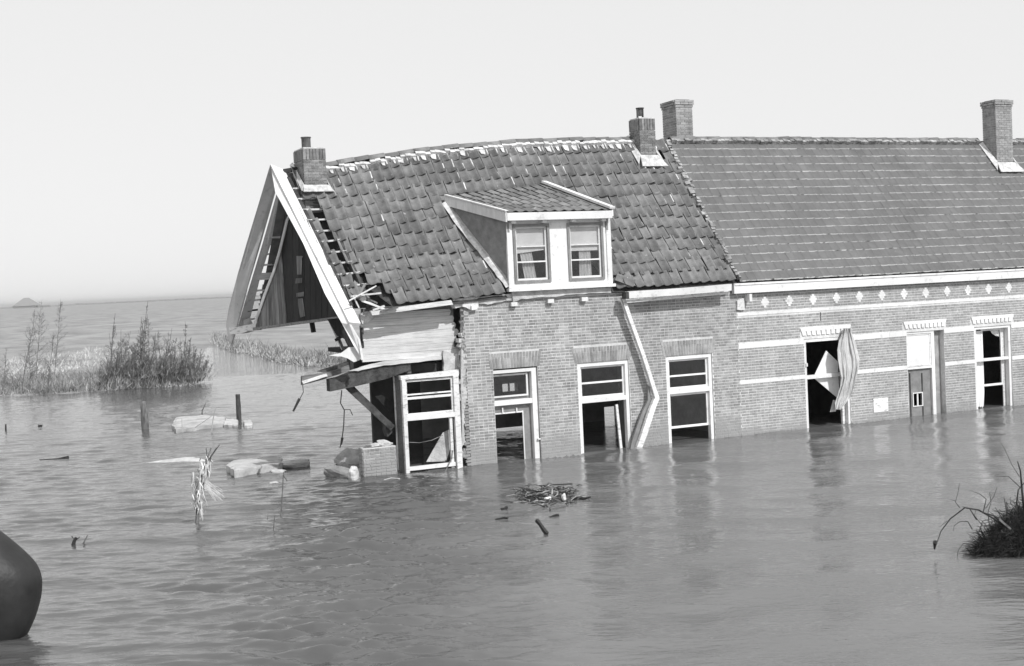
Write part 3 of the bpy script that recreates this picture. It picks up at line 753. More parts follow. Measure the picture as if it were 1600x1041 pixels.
for r in range(nr):
    for c in range(nc):
        f = (c+.5)/nc; s = r/nr
        p = (TLf.lerp(TRf, f)).lerp(TLb.lerp(TRb, f), s); a_ = (TRf-TLf).normalized(); b_ = (TLb.lerp(TRb, f)-TLf.lerp(TRf, f)).normalized(); n_ = a_.cross(b_).normalized(); b_ = n_.cross(a_)
        sh = (TLb.lerp(TRb, f)-TLf.lerp(TRf, f)).normalized(); b_ = sh
        M = Matrix(((a_.x, b_.x, n_.x, 0), (a_.y, b_.y, n_.y, 0), (a_.z, b_.z, n_.z, 0), (0, 0, 0, 1)))
        dpos.append(Matrix.Translation(p+n_*.02) @ M @ Matrix.Rotation(random.gauss(0, .02), 4, 'Z') @ Matrix.Rotation(.03, 4, 'X'))
dt_v, dt_f = pantile((TRf-TLf).length/nc*1.0, (TLb-TLf).length/nr*1.2, 'd', M_tile)
dt_v = [(x, y, z*.45) for x, y, z in dt_v]
d_me = mesh_of('pantile_small', dt_v, dt_f, [M_tile], None, [i < 8 for i in range(len(dt_f))])
for M in dpos: place(bpy.data.objects.new('roof_tile', d_me), H @ M, dorm)

# ---- gutter and buckled downpipe
g0, g1 = Q(981, 462, -.36), Q(1143, 450, -.36)
mb = MB(); n = 10
P = [g0.lerp(g1, k/n)+Vector((0, 0, -.012*math.sin(math.pi*k/n)+.0)) for k in range(n+1)]
vs = []
for p in P: vs += [p+Vector((0, 0, -.06)), p+Vector((0, .13, -.06)), p+Vector((0, .13, .09)), p+Vector((0, -.015, .09))]
mb.add(vs, [(3, 2, 1, 0)]+[(4*k+j, 4*k+(j+1) % 4, 4*k+4+(j+1) % 4, 4*k+4+j) for k in range(n) for j in range(4)]+[(4*n, 4*n+1, 4*n+2, 4*n+3)])
gut = mb.build('gutter', M_white, HL)
MB().beam(g0+Vector((.02, .10, -.13)), g1+Vector((0, .10, -.11)), .02, .06).build('gutter_board', M_white2, gut)
MB().box(g0+Vector((-.06, -.03, -.07)), g0+Vector((.015, .16, .08))).build('gutter_end', M_beam, gut)
pipe = MB()
K = [Q(972, 465, -.16), Q(984, 500, -.15), Q(1003, 552, -.15), Q(1022, 612, -.16), Q(1025, 622, -.2), Q(1018, 640, -.22), Q(1005, 680, -.22), Q(993, 712, -.2), Q(988, 728, -.2)]
def flatpipe(pts, ws, d_, m, name, parent):
    mb = MB(); vs = []
    for p, w_ in zip(pts, ws): vs += [p+Vector((-w_/2, -d_/2, 0)), p+Vector((w_/2, -d_/2, 0)), p+Vector((w_/2, d_/2, 0)), p+Vector((-w_/2, d_/2, 0))]
    n = len(pts)-1
    mb.add(vs, [(0, 1, 2, 3)]+[(4*k+4+j, 4*k+4+(j+1) % 4, 4*k+(j+1) % 4, 4*k+j) for k in range(n) for j in range(4)]+[(4*n+3, 4*n+2, 4*n+1, 4*n)])
    return mb.build(name, m, parent)
dp = flatpipe(K, [.10, .10, .10, .11, .13, .14, .15, .14, .14], .09, M_white2, 'downpipe', HL)
flatpipe([k_+Vector((-.055, -.048, 0)) for k_ in K[:5]], [.022]*5, .012, M_grey, 'pipe_seam', dp)
flatpipe([Q(1013, 603, -.1), Q(1014, 625, -.12), Q(1003, 650, -.12), Q(990, 690, -.12), Q(984, 722, -.12)], [.05, .08, .09, .12, .13], .05, M_grey, 'pipe_back', dp)

# ---- windows
def frame_mb(u0, u1, z0, z1, g, v0, v1, sides='lrtb', gt=None):
    mb = MB(); gt = gt or g
    if 'l' in sides: mb.box((u0, v0, z0), (u0+g, v1, z1))
    if 'r' in sides: mb.box((u1-g, v0, z0), (u1, v1, z1))
    a = u0+g if 'l' in sides else u0; b = u1-g if 'r' in sides else u1
    if 't' in sides: mb.box((a, v0, z1-gt), (b, v1, z1))
    if 'b' in sides: mb.box((a, v0, z0), (b, v1, z0+g))
    return mb
def window(parent, o, tz, bars, low, gray=False, vo=.0):
    """outer frame, transom, upper sash with a bar and panes, optional lower sash"""
    u0, u1, z1 = o; z0 = -.6
    fr = frame_mb(u0+.01, u1-.01, z0, z1-.005, .075, .03+vo, .15+vo, 'lrt', .085).build('window_frame', M_white, parent)
    box('transom', (u0+.085, .035+vo, tz-.05), (u1-.085, .14+vo, tz+.05), M_white, fr)
    a, b = u0+.085, u1-.085
    mb = frame_mb(a, b, tz+.052, z1-.092, .045, .085+vo, .125+vo); s1 = mb.build('sash', M_white, fr)
    for z in bars: box('glazing_bar', (a+.045, .09+vo, z-.02), (b-.045, .12+vo, z+.02), M_white, fr)
    zs = [tz+.09]+list(bars)+[z1-.14]
    for i in range(len(zs)-1): box('pane', (a+.04, .102+vo, zs[i]+.01), (b-.04, .106+vo, zs[i+1]-.01), M_glass, fr)
    if low is not None:
        mb = frame_mb(a, b, low, tz-.055, .05, .10+vo, .14+vo); mb.build('sash', M_white, fr)
        box('pane', (a+.045, .118+vo, low+.04), (b-.045, .122+vo, tz-.1), M_glass, fr)
    return fr
zT3 = Q(940, 624, .08).z; zB3 = Q(940, 597, .08).z
window(HL, W3, zT3, [zB3], None)
f3 = Q(967, 640, .3); MB().beam(Q(963, 632, .16), Q(972, 705, .16)+Vector((0, 0, -.3)), .04, .06).build('door_edge', M_white2, HL)
zT4 = Q(1075, 610, .08).z; zB4 = Q(1075, 586, .08).z
window(HL, W4, zT4, [zB4], Q(1070, 668, .1).z)
# door: right jamb, head, fanlight sash, transom, grey glazed door leaf
u0, u1, z1 = DOOR; zt = Q(800, 628, .1).z
mb = MB(); mb.box((u1-.14, .03, -.7), (u1-.03, .16, z1-.03)); mb.box((u0+.0, .03, z1-.10), (u1-.14, .16, z1-.03)); mb.box((u0, .04, zt-.055), (u1-.14, .15, zt+.05))
dfr = mb.build('door_frame', M_white, HL)
frame_mb(u0, u1-.20, zt+.11, z1-.13, .035, .10, .14, 'rtb').build('sash', M_white, dfr)
frame_mb(u0, u1-.14, zt+.055, z1-.10, .075, .15, .19, 'rtb').build('fanlight_frame', M_grey, dfr)
box('pane', (u0, .118, zt+.14), (u1-.23, .122, z1-.16), M_glass, dfr)
zd = zt-.06; zg = Q(800, 643, .15).z
leaf = MB().box((u1-.32, .15, -.7), (u1-.145, .20, zd)).box((u0, .15, zg), (u1-.32, .20, zd)).build('door', M_grey, HL)
mb = MB().box((u1-.345, .135, -.7), (u1-.322, .15, zg)).box((u0, .135, zg-.035), (u1-.345, .15, zg-.005)).build('glazing_bead', M_white, leaf)
for px in (785, 807):
    p = Q(px, 641, .12); MB().box((p.x-.012, .10, p.z-.05), (p.x+.012, .134, p.z+.05)).build('hinge', M_white, leaf)
h = Q(842, 686, .0); MB().box((h.x-.03, -.03, h.z-.012), (h.x+.03, .03, h.z+.012)).build('handle', M_white, dfr)
# the left window, left standing free with its casing once the wall round it had gone
u0, u1 = Q(628, 600, 0).x, Q(717, 600, 0).x; z1 = Q(670, 583, 0).z
mb = MB(); g = .085
tl_, tr2 = Q(628, 588), Q(716, 581)
mb.box((u0, .0, -.7), (u0+.08, .10, z1-.10)); mb.box((u1-.12, .0, -.7), (u1, .10, z1-.10))
mb.hexa([(u0-.02, 0, z1-.10), (u1+.01, 0, z1-.10), (u1+.01, .12, z1-.10), (u0-.02, .12, z1-.10)], [(u0-.02, 0, z1-.02), (u1+.01, 0, z1+.02), (u1+.01, .12, z1+.02), (u0-.02, .12, z1-.02)])
f1 = mb.build('window_frame', M_white2, HL)
z_t1 = Q(670, 651, .03).z; z_b1 = Q(670, 620, .03).z; zbot = Q(675, 728, .03).z
box('transom', (u0+.08, .005, z_t1-.05), (u1-.12, .095, z_t1+.05), M_white, f1)
frame_mb(u0+.08, u1-.12, z_t1+.052, z1-.12, .04, .05, .09).build('sash', M_white2, f1)
box('glazing_bar', (u0+.12, .052, z_b1-.03), (u1-.16, .085, z_b1+.02), M_white, f1)
box('glazing_bar', (u0+.12, .055, z_b1+.055), (u1-.16, .08, z_b1+.085), M_white2, f1)
MB().box((u0+.08, .0, zbot-.05), (u1-.16, .09, zbot+.025)).build('sill', M_white, f1)
box('inner_jamb', (u1-.23, .04, -.7), (u1-.17, .10, z_t1-.055), M_white2, f1)
box('casing_side', (u0-.012, .102, -.3), (u0+.012, .42, z1-.06), M_wood, f1)
box('casing_edge', (u0-.03, .40, -.2), (u0+.03, .45, z1+.02), M_white2, f1)
box('casing_head', (u0-.02, .125, z1-.06), (u1-.02, .42, z1-.03), M_wood, f1)
MB().slab([Q(666, 722, .3), Q(692, 676, .25), Q(703, 671, .2), Q(704, 700, .2), Q(697, 721, .2)], (0, .01, 0)).build('torn_paper', M_plas, f1)
mb = MB().tube([Q(635, 691, .2), Q(655, 692, .15), Q(675, 688, .12), Q(692, 680, .1)], .008, n=5); mb.build('wire', M_wood, f1)
mb = MB().tube([Q(694, 740, -.06), Q(700, 728, -.07), Q(706, 716, -.06), Q(707, 704, -.03)], .014, n=5); mb.build('wire', M_wood, f1)

# ---- whitewashed inner boarding behind the missing wall
zt_, zb_ = Q(640, 486, .3).z, Q(640, 561, .3).z
ul, ur = Q(566, 520, .3).x, Q(712, 520, .3).x
inner = box('inner_wall', (ul+.02, .332, zb_), (ur-.02, .40, zt_+.1), M_int, HL)
nb = 7; hb = (zt_-zb_)/nb
for k in range(nb):
    e0 = ul+random.uniform(-.03, .04); e1 = ur+[.09, .06, .0, .03, -.02, -.05, -.12][k]
    z0 = zb_+k*hb
    mb = MB(); P = []
    for i in range(9): P.append(Vector((U3(e0, e1, i/8), .30+random.uniform(-.004, .004), z0+.0015+random.uniform(0, .002))))
    P.append(Vector((e1+random.uniform(0, .04), .30, z0+hb*.6)))
    for i in range(8, -1, -1): P.append(Vector((U3(e0, e1, i/8), .30+random.uniform(-.004, .004), z0+hb-random.uniform(0, .002))))
    mb.slab(P, (0, .03, 0)).build('board', M_pale, inner)
slabp('eave_board', [(579, 486), (705, 469), (708, 476), (582, 493)], -.22, .09, M_pale, HL)
box('soffit', (-1.9, -.12, 3.40), (.1, .30, 3.43), M_beam, HL)
rag('plaster_patch', [(563, 492), (569, 487), (577, 487), (586, 497), (576, 504), (566, 506)], .2, .12, M_lime, HL)
rag('plaster_patch', [(693, 548), (700, 550), (718, 553), (720, 585), (694, 582)], .22, .08, M_plas, HL)
# wrecked floor beams under it
slabp('beam', [(515, 593), (530, 590), (547, 583), (575, 575), (600, 570), (640, 567), (642, 578), (605, 592), (551, 605), (516, 612)], .25, .24, M_beam, HL)
rag('splinter', [(547, 580), (575, 571), (600, 565), (645, 561), (690, 556), (690, 562), (645, 567), (600, 571), (560, 580)], .2, .10, M_pale, HL, .008)
rag('broken_board', [(472, 588), (500, 584), (525, 579), (545, 571), (547, 580), (520, 588), (498, 595), (472, 602)], .45, .10, M_wood, HL, .006)
rag('splinter', [(472, 596), (510, 584), (512, 588), (474, 600)], .40, .04, M_white2, HL, .004)
slabp('beam', [(498, 581), (545, 566), (547, 576), (520, 584)], .55, .2, M_beam, HL)
slabp('beam', [(545, 545), (566, 563), (640, 560), (690, 557), (690, 575), (600, 575), (548, 582)], .62, .2, M_intd, HL)
MB().beam(Q(541, 601, .5), Q(613, 669, .35), .12, .14, wob=.006, seg=4).build('brace', M_beam, HL)
rag('beam', [(603, 655), (613, 660), (613, 676), (606, 683), (602, 672)], .40, .2, M_beam, HL)
rag('broken_board', [(587, 620), (597, 617), (610, 627), (610, 644), (600, 634)], .6, .04, M_dark, HL, .004)
box('beam', (Q(600, 570, .5).x, .46, zb_-.30), (-.2, .60, zb_-.12), M_intd, HL)
slabp('post', [(633, 568), (642, 568), (643, 584), (634, 584)], .4, .12, M_wood, HL)
mb = MB().tube([Q(534, 610, .5), Q(532, 630, .5), Q(538, 641, .5), Q(537, 665, .5), Q(534, 690, .5), Q(531, 700, .5)], .012, n=5)
mb.tube([Q(538, 640, .5), Q(547, 640, .5), Q(551, 649, .5)], .009, n=4); mb.tube([Q(535, 684, .5), Q(533, 695, .5)], .03, .02, n=5)
mb.build('hanging_cable', M_dark, HL)
mb = MB().tube([Q(473, 602, .5), Q(474, 613, .5), Q(466, 628, .5)], .008, n=4); mb.tube([Q(468, 623, .5), Q(458, 643, .5)], .03, .02, n=5)
mb.build('hanging_lath', M_dark, HL)
# dark rear: back of the loft seen through the void
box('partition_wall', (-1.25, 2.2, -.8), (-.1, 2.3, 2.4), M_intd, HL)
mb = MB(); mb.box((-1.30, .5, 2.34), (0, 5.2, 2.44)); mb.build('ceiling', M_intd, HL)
for px in (566, 700):
    pass
box('corner_post', (Q(566, 520, .35).x-.03, .335, 2.3), (Q(566, 520, .35).x+.05, .42, 3.3), M_beam, HL)

# ---- leaning timber gable
# near rake: white cover board on the slope and a shaded barge board
o = MB().slab([p_+Vector((0, -.03, .045)) for p_ in (Q(422, 260, 2.8), Q(444, 269, 2.8), Q(563, 509, -.33), Q(545, 507, -.33))], (0.0, .03, -.045)).build('barge_cover', M_white, HL)
nb_pts = [(424, 266, 2.75), (444, 306, 2.2), (488, 391, 1.1), (546, 507, -.33), (560, 531, -.33), (566, 562, -.3), (553, 541, -.3), (534, 505, -.2), (508, 460, .3), (474, 381, 1.2), (430, 300, 2.4)]
MB().slab([Q(*p) for p in nb_pts], (.035, 0, 0)).build('barge_board', M_mid, HL)
slabp('trim', [(559, 529), (562, 531), (568, 562), (565, 563)], -.34, .03, M_white, HL)
rag('crumpled_sheet', [(514, 556), (533, 552), (545, 543), (556, 542), (565, 561), (553, 566), (543, 560), (533, 557)], -.2, .03, M_mid, HL, .006)
# far rake
def farv(y): return interp(y, [258, 520], [2.75, 5.75])
out = [(422, 258), (430, 280), (430, 292), (418, 335), (405, 381), (385, 448), (365, 518), (361, 540), (358, 536), (353, 508), (357, 484), (371, 430), (385, 381), (403, 322)]
MB().slab([Q(x, y, farv(y)) for x, y in out], (.04, 0, 0)).build('barge_board', M_white, HL)
inn = [(430, 292), (431, 330), (416, 380), (399, 434), (381, 508), (366, 513), (385, 448), (405, 381), (418, 335)]
MB().slab([Q(x, y, farv(y)-.02)+Vector((.075, 0, 0)) for x, y in inn], (.04, 0, 0)).build('soffit_board', M_white, HL)
for k, y in enumerate((334, 349, 366, 382, 398, 415, 431, 455, 470, 486, 500)):
    v = farv(y); a = Q(interp(y, [330, 510], [430, 380]), y, v); b = a+Vector((.95, .0, 0.06))
    if k in (2, 6): MB().box(a+Vector((.0, -.05, -.10)), a+Vector((.5, .10, .06))).build('purlin', M_pale, HL)
    MB().beam(a, b, .04, .045).build('batten', M_pale if k % 3 else M_beam, HL)
MB().beam(Q(432, 300, 2.6)+Vector((.35, 0, 0)), Q(388, 508, 5.5)+Vector((.45, 0, 0)), .10, .16).build('rafter', M_dark, HL)
for (x, y) in ((418, 402), (415, 410), (397, 462), (395, 476), (393, 490), (410, 420), (400, 452), (396, 468), (390, 498), (421, 340)):
    p = Q(x, y, farv(y)); MB().box(p+Vector((.15, -.03, -.05)), p+Vector((.55, .03, .06)), rot=Matrix.Rotation(random.uniform(-.3, .3), 3, 'Y')).build('broken_tile', M_tile, HL)
# boarded gable triangle: lit left and shaded right put into pale and dark wood
def gv(x): return interp(x, [383, 550], [4.9, .5])
G = lambda x, y: Q(x, y, gv(x))
lx = lambda y: interp(y, [335, 395, 450, 513], [456, 440, 424, 401])
gabL = []
NB = 9
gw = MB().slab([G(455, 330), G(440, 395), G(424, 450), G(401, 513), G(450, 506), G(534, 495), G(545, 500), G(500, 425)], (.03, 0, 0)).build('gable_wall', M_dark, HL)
top = [(441, 394), (437, 405), (433, 418), (429, 432), (425, 447), (420, 461), (415, 475), (410, 488), (405, 501)]
bx = [450, 445, 440, 434, 429, 423, 418, 412, 407, 402]
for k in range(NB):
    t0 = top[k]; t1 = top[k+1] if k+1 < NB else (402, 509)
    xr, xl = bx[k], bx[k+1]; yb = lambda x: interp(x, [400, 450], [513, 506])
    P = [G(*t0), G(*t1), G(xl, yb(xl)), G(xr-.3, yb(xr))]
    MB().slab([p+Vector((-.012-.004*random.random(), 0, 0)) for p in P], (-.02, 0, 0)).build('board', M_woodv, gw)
# dark boards, the shaded part of the gable put into their colour
xs = [451, 460, 469, 478, 487, 496, 505, 514, 523, 532, 541]
for k in range(len(xs)-1):
    a, b = xs[k]+.3, xs[k+1]-.3
    ty = lambda x: interp(x, [451, 455, 500, 545], [345, 332, 420, 500]); by = lambda x: interp(x, [450, 545], [506, 493])
    P = [G(a, ty(a)), G(b, ty(b)), G(b, max(by(b), ty(b)+1)), G(a, by(a))]
    MB().slab([p+Vector((-.01-.006*random.random(), 0, 0)) for p in P], (-.02, 0, 0)).build('board', M_dark, gw)
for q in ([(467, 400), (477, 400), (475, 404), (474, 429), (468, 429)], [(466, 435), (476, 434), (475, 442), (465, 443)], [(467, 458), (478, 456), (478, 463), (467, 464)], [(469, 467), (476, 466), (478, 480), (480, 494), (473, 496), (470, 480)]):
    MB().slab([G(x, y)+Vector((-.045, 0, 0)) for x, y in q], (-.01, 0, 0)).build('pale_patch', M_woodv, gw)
MB().tube([G(456, 332)+Vector((-.06, 0, 0)), G(441, 394)+Vector((-.06, 0, 0)), G(432, 424)+Vector((-.06, 0, 0)), G(417, 462)+Vector((-.06, 0, 0)), G(400, 512)+Vector((-.06, 0, 0))], .035, n=5).build('edge_trim', M_mid, gw)
MB().beam(G(400, 514)+Vector((-.05, 0, 0)), G(536, 496)+Vector((-.05, 0, 0)), .05, .06).build('bottom_rail', M_wood, gw)
MB().beam(Q(364, 517, 5.6), Q(402, 511, 4.8), .22, .16, wob=.02, seg=4).build('sole_plate', M_white2, HL)
rag('plaster_lump', [(381, 500), (390, 497), (395, 505), (392, 511), (381, 512)], 5.3, .2, M_plas, HL)
slabp('hanging_block', [(485, 503), (491, 502), (494, 519), (488, 520)], 2.2, .1, M_dark, HL)
slabp('rafter', [(513, 499), (534, 497), (556, 545), (548, 548), (540, 530), (528, 525)], .4, .08, M_dark, HL)
slabp('batten', [(516, 507), (520, 508), (537, 545), (534, 547)], .5, .03, M_pale, HL)
slabp('batten', [(523, 530), (541, 520), (542, 524), (525, 534)], .45, .03, M_dark, HL)
slabp('batten', [(527, 527), (531, 527), (540, 549), (537, 550)], .42, .03, M_dark, HL)
MB().beam(Q(443, 268, 2.75), Q(425, 262, 2.75)+Vector((.9, 0, .02)), .1, .1).build('ridge_beam', M_beam, HL)

# ============================================================ THE INTACT HOUSE ON THE RIGHT
UR = 19.5
HR = empty('brick_house', H @ Matrix.Translation((13, 0, 0)))
tag(HR, 'intact brick house on the right with smooth dark roof, white bands and white crosses', 'house', 'terrace of two brick houses')
R5 = (8.80, 10.12, 2.12); R6 = (11.92, 13.12, 2.10); R7 = (14.12, 15.38, 2.10)
rops = [R5, R6, R7]
bands = [(2.80, .055), (2.07, .115), (1.235, .095)]
crosses = []
k = 0
cx0 = Q(1195, 472, 0).x; cx1 = Q(1229, 470, 0).x; cdx = (Q(1576, 447, 0).x-cx0)/11.0; cz = Q(1400, 460, 0).z
u = cx0
while u < UR-.3: crosses.append(u); u += cdx
def in_right(a, b, z):
    for o in rops:
        if b > o[0]-.004 and a < o[1]+.004 and z < o[2]+.02: return False
        if b > o[0]-.10 and a < o[1]+.08 and o[2] < z < o[2]+.27: return False
    for bz, bt in bands:
        if abs(z-bz) < bt/2+.012: return False
    for c in crosses:
        for hw, z0, z1 in CROSS:
            if b > c-hw-.003 and a < c+hw+.003 and z0+.01 < z-cz < z1-.01: return False
    return True
CROSS = [(.035, -.130, -.080), (.075, -.080, -.028), (.110, -.028, .028), (.075, .028, .080), (.035, .080, .130)]
wallR = core_wall(HR, 'wall', UJ+.004, UR, -.8, 3.4, .006, .23, [(o[0], o[1], -1, o[2]) for o in rops], M_mortar2)
lay_wall(wallR, lambda z: UJ+.005, UR, -.13, lambda u: 3.36, in_right, M_brick2, 300, 'R')
for bz, bt in bands:
    segs = [(UJ+.02, UR)]
    if bz < 2.2:
        e = [UJ+.02]
        for o in rops: e += [o[0]-.005, o[1]+.005]
        e.append(UR); segs = list(zip(e[::2], e[1::2]))
    for a, b in segs:
        # bands are laid of pale bricks, butt-jointed
        mb = MB(); u = a
        while u < b-.01:
            u2 = min(u+.42, b); j = random.uniform(-.002, .002); mb.box((u+.0015, -.004+j, bz-bt/2), (u2-.0015, .05, bz+bt/2)); u = u2
        mb.build('pale_band', M_white, wallR)
for c in crosses:
    mb = MB()
    for hw, z0, z1 in CROSS: mb.box((c-hw, -.006+random.uniform(-.002, .002), cz+z0+.001), (c+hw, .05, cz+z1-.001))
    mb.build('white_cross', M_white, wallR)
for o in rops:   # pale flat arches with dentils
    a, b, z = o; z0 = z+.055; z1 = z+.265
    l = MB().hexa([(a-.02, .008, z0+.03), (b+.0, .008, z0+.03), (b+.0, .05, z0+.03), (a-.02, .05, z0+.03)], [(a-.08, .008, z1), (b+.06, .008, z1), (b+.06, .05, z1), (a-.08, .05, z1)]).build('lintel', M_grey, HR)
    MB().hexa([(a-.075, -.02, z1-.075), (b+.055, -.02, z1-.075), (b+.055, .007, z1-.075), (a-.075, .007, z1-.075)], [(a-.10, -.02, z1+.004), (b+.08, -.02, z1+.004), (b+.08, .007, z1+.004), (a-.10, .007, z1+.004)]).build('white_course', M_white, l)
    n = 10
    for i in range(n):
        x0 = U3(a-.05, b+.03, (i+.12)/n); x1 = U3(a-.05, b+.03, (i+.82)/n); sh = (i/n-.5)*.05
        MB().hexa([(x0-sh*0, -.02, z0+.035), (x1, -.02, z0+.035), (x1, .007, z0+.035), (x0, .007, z0+.035)], [(x0+sh-.006, -.02, z1-.077), (x1+sh+.006, -.02, z1-.077), (x1+sh+.006, .007, z1-.077), (x0+sh-.006, .007, z1-.077)]).build('dentil', M_white, l)
    MB().box((a-.02, .008, z+.012), (b, .05, z0+.028)).build('arch_foot', M_grey, l)
# crack above the first opening
p = Q(1282, 492, 0); MB().box((p.x-.008, -.006, p.z-.14), (p.x+.008, .01, p.z+.06)).build('crack', M_intd, wallR)
p0, p1 = Q(1365, 645), Q(1387, 621); box('plaque', (p0.x, -.012, p0.z), (p1.x, .008, p1.z), M_white2, wallR)
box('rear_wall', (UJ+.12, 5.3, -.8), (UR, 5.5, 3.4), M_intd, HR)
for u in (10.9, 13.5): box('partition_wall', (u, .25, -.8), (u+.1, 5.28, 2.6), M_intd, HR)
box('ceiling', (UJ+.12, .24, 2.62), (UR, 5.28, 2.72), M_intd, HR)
box('end_wall', (UR+.003, .012, -.8), (UR+.2, 5.5, 3.4), M_mortar2, HR)
# first opening: bare frame with one transom
u0, u1, z1 = R5
f5 = frame_mb(u0+.01, u1-.01, -.6, z1-.005, .06, .02, .20, 'lrt', .07).build('window_frame', M_white, HR)
box('transom', (u0+.07, .06, Q(1290, 587, .1).z-.045), (u1-.07, .14, Q(1290, 587, .1).z+.045), M_white, f5)
box('inner_frame', (u1-.16, .12, -.6), (u1-.075, .19, z1-.08), M_white2, f5)
box('hook', (u0+.04, -.01, 1.47), (u0+.08, .018, 1.55), M_white, f5)
# second opening: pale panel over a grey door with a hatch
u0, u1, z1 = R6; zt = Q(1430, 573, .1).z
um = Q(1461, 560, .02).x
f6 = frame_mb(u0+.01, um, -.6, z1-.005, .10, .03, .16, 'rt', .05).build('window_frame', M_white, HR)
MB().box((u0+.01, .06, zt+.0), (um-.10, .12, z1-.055)).build('blind_panel', M_blind, f6)
mb = frame_mb(u0+.02, um-.105, zt+.01, z1-.06, .03, .045, .058); mb.build('bead', M_white2, f6)
box('transom', (u0+.01, .03, zt-.055), (um-.10, .14, zt-.003), M_white, f6)
hz0, hz1 = Q(1433, 634, .1).z, Q(1433, 615, .1).z; ha, hb_ = Q(1426, 620, .1).x, Q(1440, 620, .1).x
ua, ub_ = u0+.01, um-.10
mb = MB().box((ua, .09, -.7), (ha, .14, zt-.06)).box((hb_, .09, -.7), (ub_, .14, zt-.06)).box((ha, .09, hz1), (hb_, .14, zt-.06)).box((ha, .09, -.7), (hb_, .14, hz0))
d6 = mb.build('door', M_grey, HR)
for px in (1422, 1441): p = Q(px, 600, .08); box('door_rail', (p.x-.015, .075, -.6), (p.x+.015, .088, Q(px, 583, .08).z), M_intd, d6)
frame_mb(ha-.02, hb_+.02, hz0-.02, hz1+.03, .025, .07, .088).build('hatch_frame', M_white, d6)
box('hatch_bar', ((ha+hb_)/2-.02, .08, hz0), ((ha+hb_)/2+.02, .1, hz1), M_white, d6)
mb = MB()
core_wall(HR, 'brick_reveal', um+.004, R6[1], -.8, z1, .16, .23, [], M_brick)
# third opening: sash hanging open between rags of curtain
u0, u1, z1 = R7
f7 = frame_mb(u0+.01, u1-.01, -.6, z1-.005, .07, .03, .16, 'lrt', .06).build('window_frame', M_white, HR)
box('transom', (u0+.08, .04, Q(1550, 561, .1).z-.035), (u1-.08, .12, Q(1550, 561, .1).z+.035), M_white, f7)
a, b = Q(1536, 560, .12).x, Q(1569, 560, .12).x
frame_mb(a, b, Q(1552, 603, .12).z, z1-.07, .055, .165, .20, 'lrtb').build('sash', M_white, f7)
box('inner_frame', (u1-.17, .165, -.6), (u1-.085, .19, z1-.08), M_white2, f7)

# right roof
ZE, ZR = 3.57, 7.10
def S2(u, s): return Vector((u, VE+(VR-VE)*s, ZE+(ZR-ZE)*s-.015*math.sin(math.pi*s)+.012*nz(u*.4, s*2, 9)))
mb = MB(); NU = 20; vs = []
for i in range(NU+1):
    u = 6.95+(UR+.1-6.95)*i/NU
    vs += [S2(u, 0)-Vector((0, -.04, .05)), S2(u, 1)-Vector((0, -.04, .07)), Vector((u, 5.74, 3.5))]
mb.add(vs, [(3*i, 3*i+3, 3*i+4, 3*i+1) for i in range(NU)]+[(3*i+1, 3*i+4, 3*i+5, 3*i+2) for i in range(NU)])
roofR = mb.build('roof', M_beam, HR)
ROWS = 17; slope = math.hypot(VR-VE, ZR-ZE); TG2 = slope/ROWS; TW2 = .236
def flat_tile(w, l):
    prof = [(-.5, .010), (-.36, .002), (-.1, -.001), (.2, .0), (.38, .005), (.47, .012), (.53, .008)]
    n = len(prof); th = .027; vs = []
    for y, dz in ((0, .030), (l, .0)): vs += [(x*w, y, z+dz) for x, z in prof]
    vs += [(x*w, -.015, z+.030-th) for x, z in prof]+[(x*w, l, z-th) for x, z in prof]
    fs = [(i, i+1, n+i+1, n+i) for i in range(n-1)]+[(2*n+i, 2*n+i+1, i+1, i) for i in range(n-1)]+[(0, n, 3*n, 2*n), (n-1, 2*n+n-1, 4*n-1, 2*n-1)]
    mi = [0]*(n-1)+[1]*(n-1)+[0, 0]
    return vs, fs, mi
vs, fs, mi = flat_tile(TW2, TG2*1.2)
ft = mesh_of('flat_tile', vs, fs, [M_tile2, M_lip], mi)
poses = []
for r in range(ROWS):
    s = r/ROWS; u = 7.06+(.0 if r % 2 else 0)
    while u < UR:
        p = S2(u, s); a = Vector((1, 0, 0)); b = (S2(u, min(1, s+.05))-S2(u, s)).normalized(); n_ = a.cross(b)
        M = Matrix(((a.x, b.x, n_.x, 0), (a.y, b.y, n_.y, 0), (a.z, b.z, n_.z, 0), (0, 0, 0, 1)))
        poses.append(Matrix.Translation(p+n_*(.008+random.gauss(0, .0018))+b*random.gauss(0, .003)) @ M @ Matrix.Rotation(random.gauss(0, .004), 4, 'Z') @ Matrix.Rotation(.018+random.gauss(0, .004), 4, 'X'))
        u += TW2
lay_tiles(roofR, poses, [ft], 300, lambda i: poses[i].translation.x+.2*poses[i].translation.z)
ridge(roofR, (7.0, 17.0), lambda u: ZR+.06, 2.72, lm=M_lichen, r=.095, th_=.6)
ridge(roofR, (17.9, UR), lambda u: ZR+.06, 2.72, lm=M_lichen, r=.095, th_=.6)
# lichen-grown mortar filling where the two roofs meet
for k in range(46):
    s = (k+.5)/46; p = S(6.93+random.uniform(-.05, .05), min(s, .995)); r = random.uniform(.03, .075)
    MB().box(p+Vector((-r, -r*.9, -.02)), p+Vector((r, r*.6, .075)), rot=Matrix.Rotation(.85, 3, 'X') @ Matrix.Rotation(random.uniform(-.4, .4), 3, 'Y')).build('junction_mortar', M_lichen, roofR)
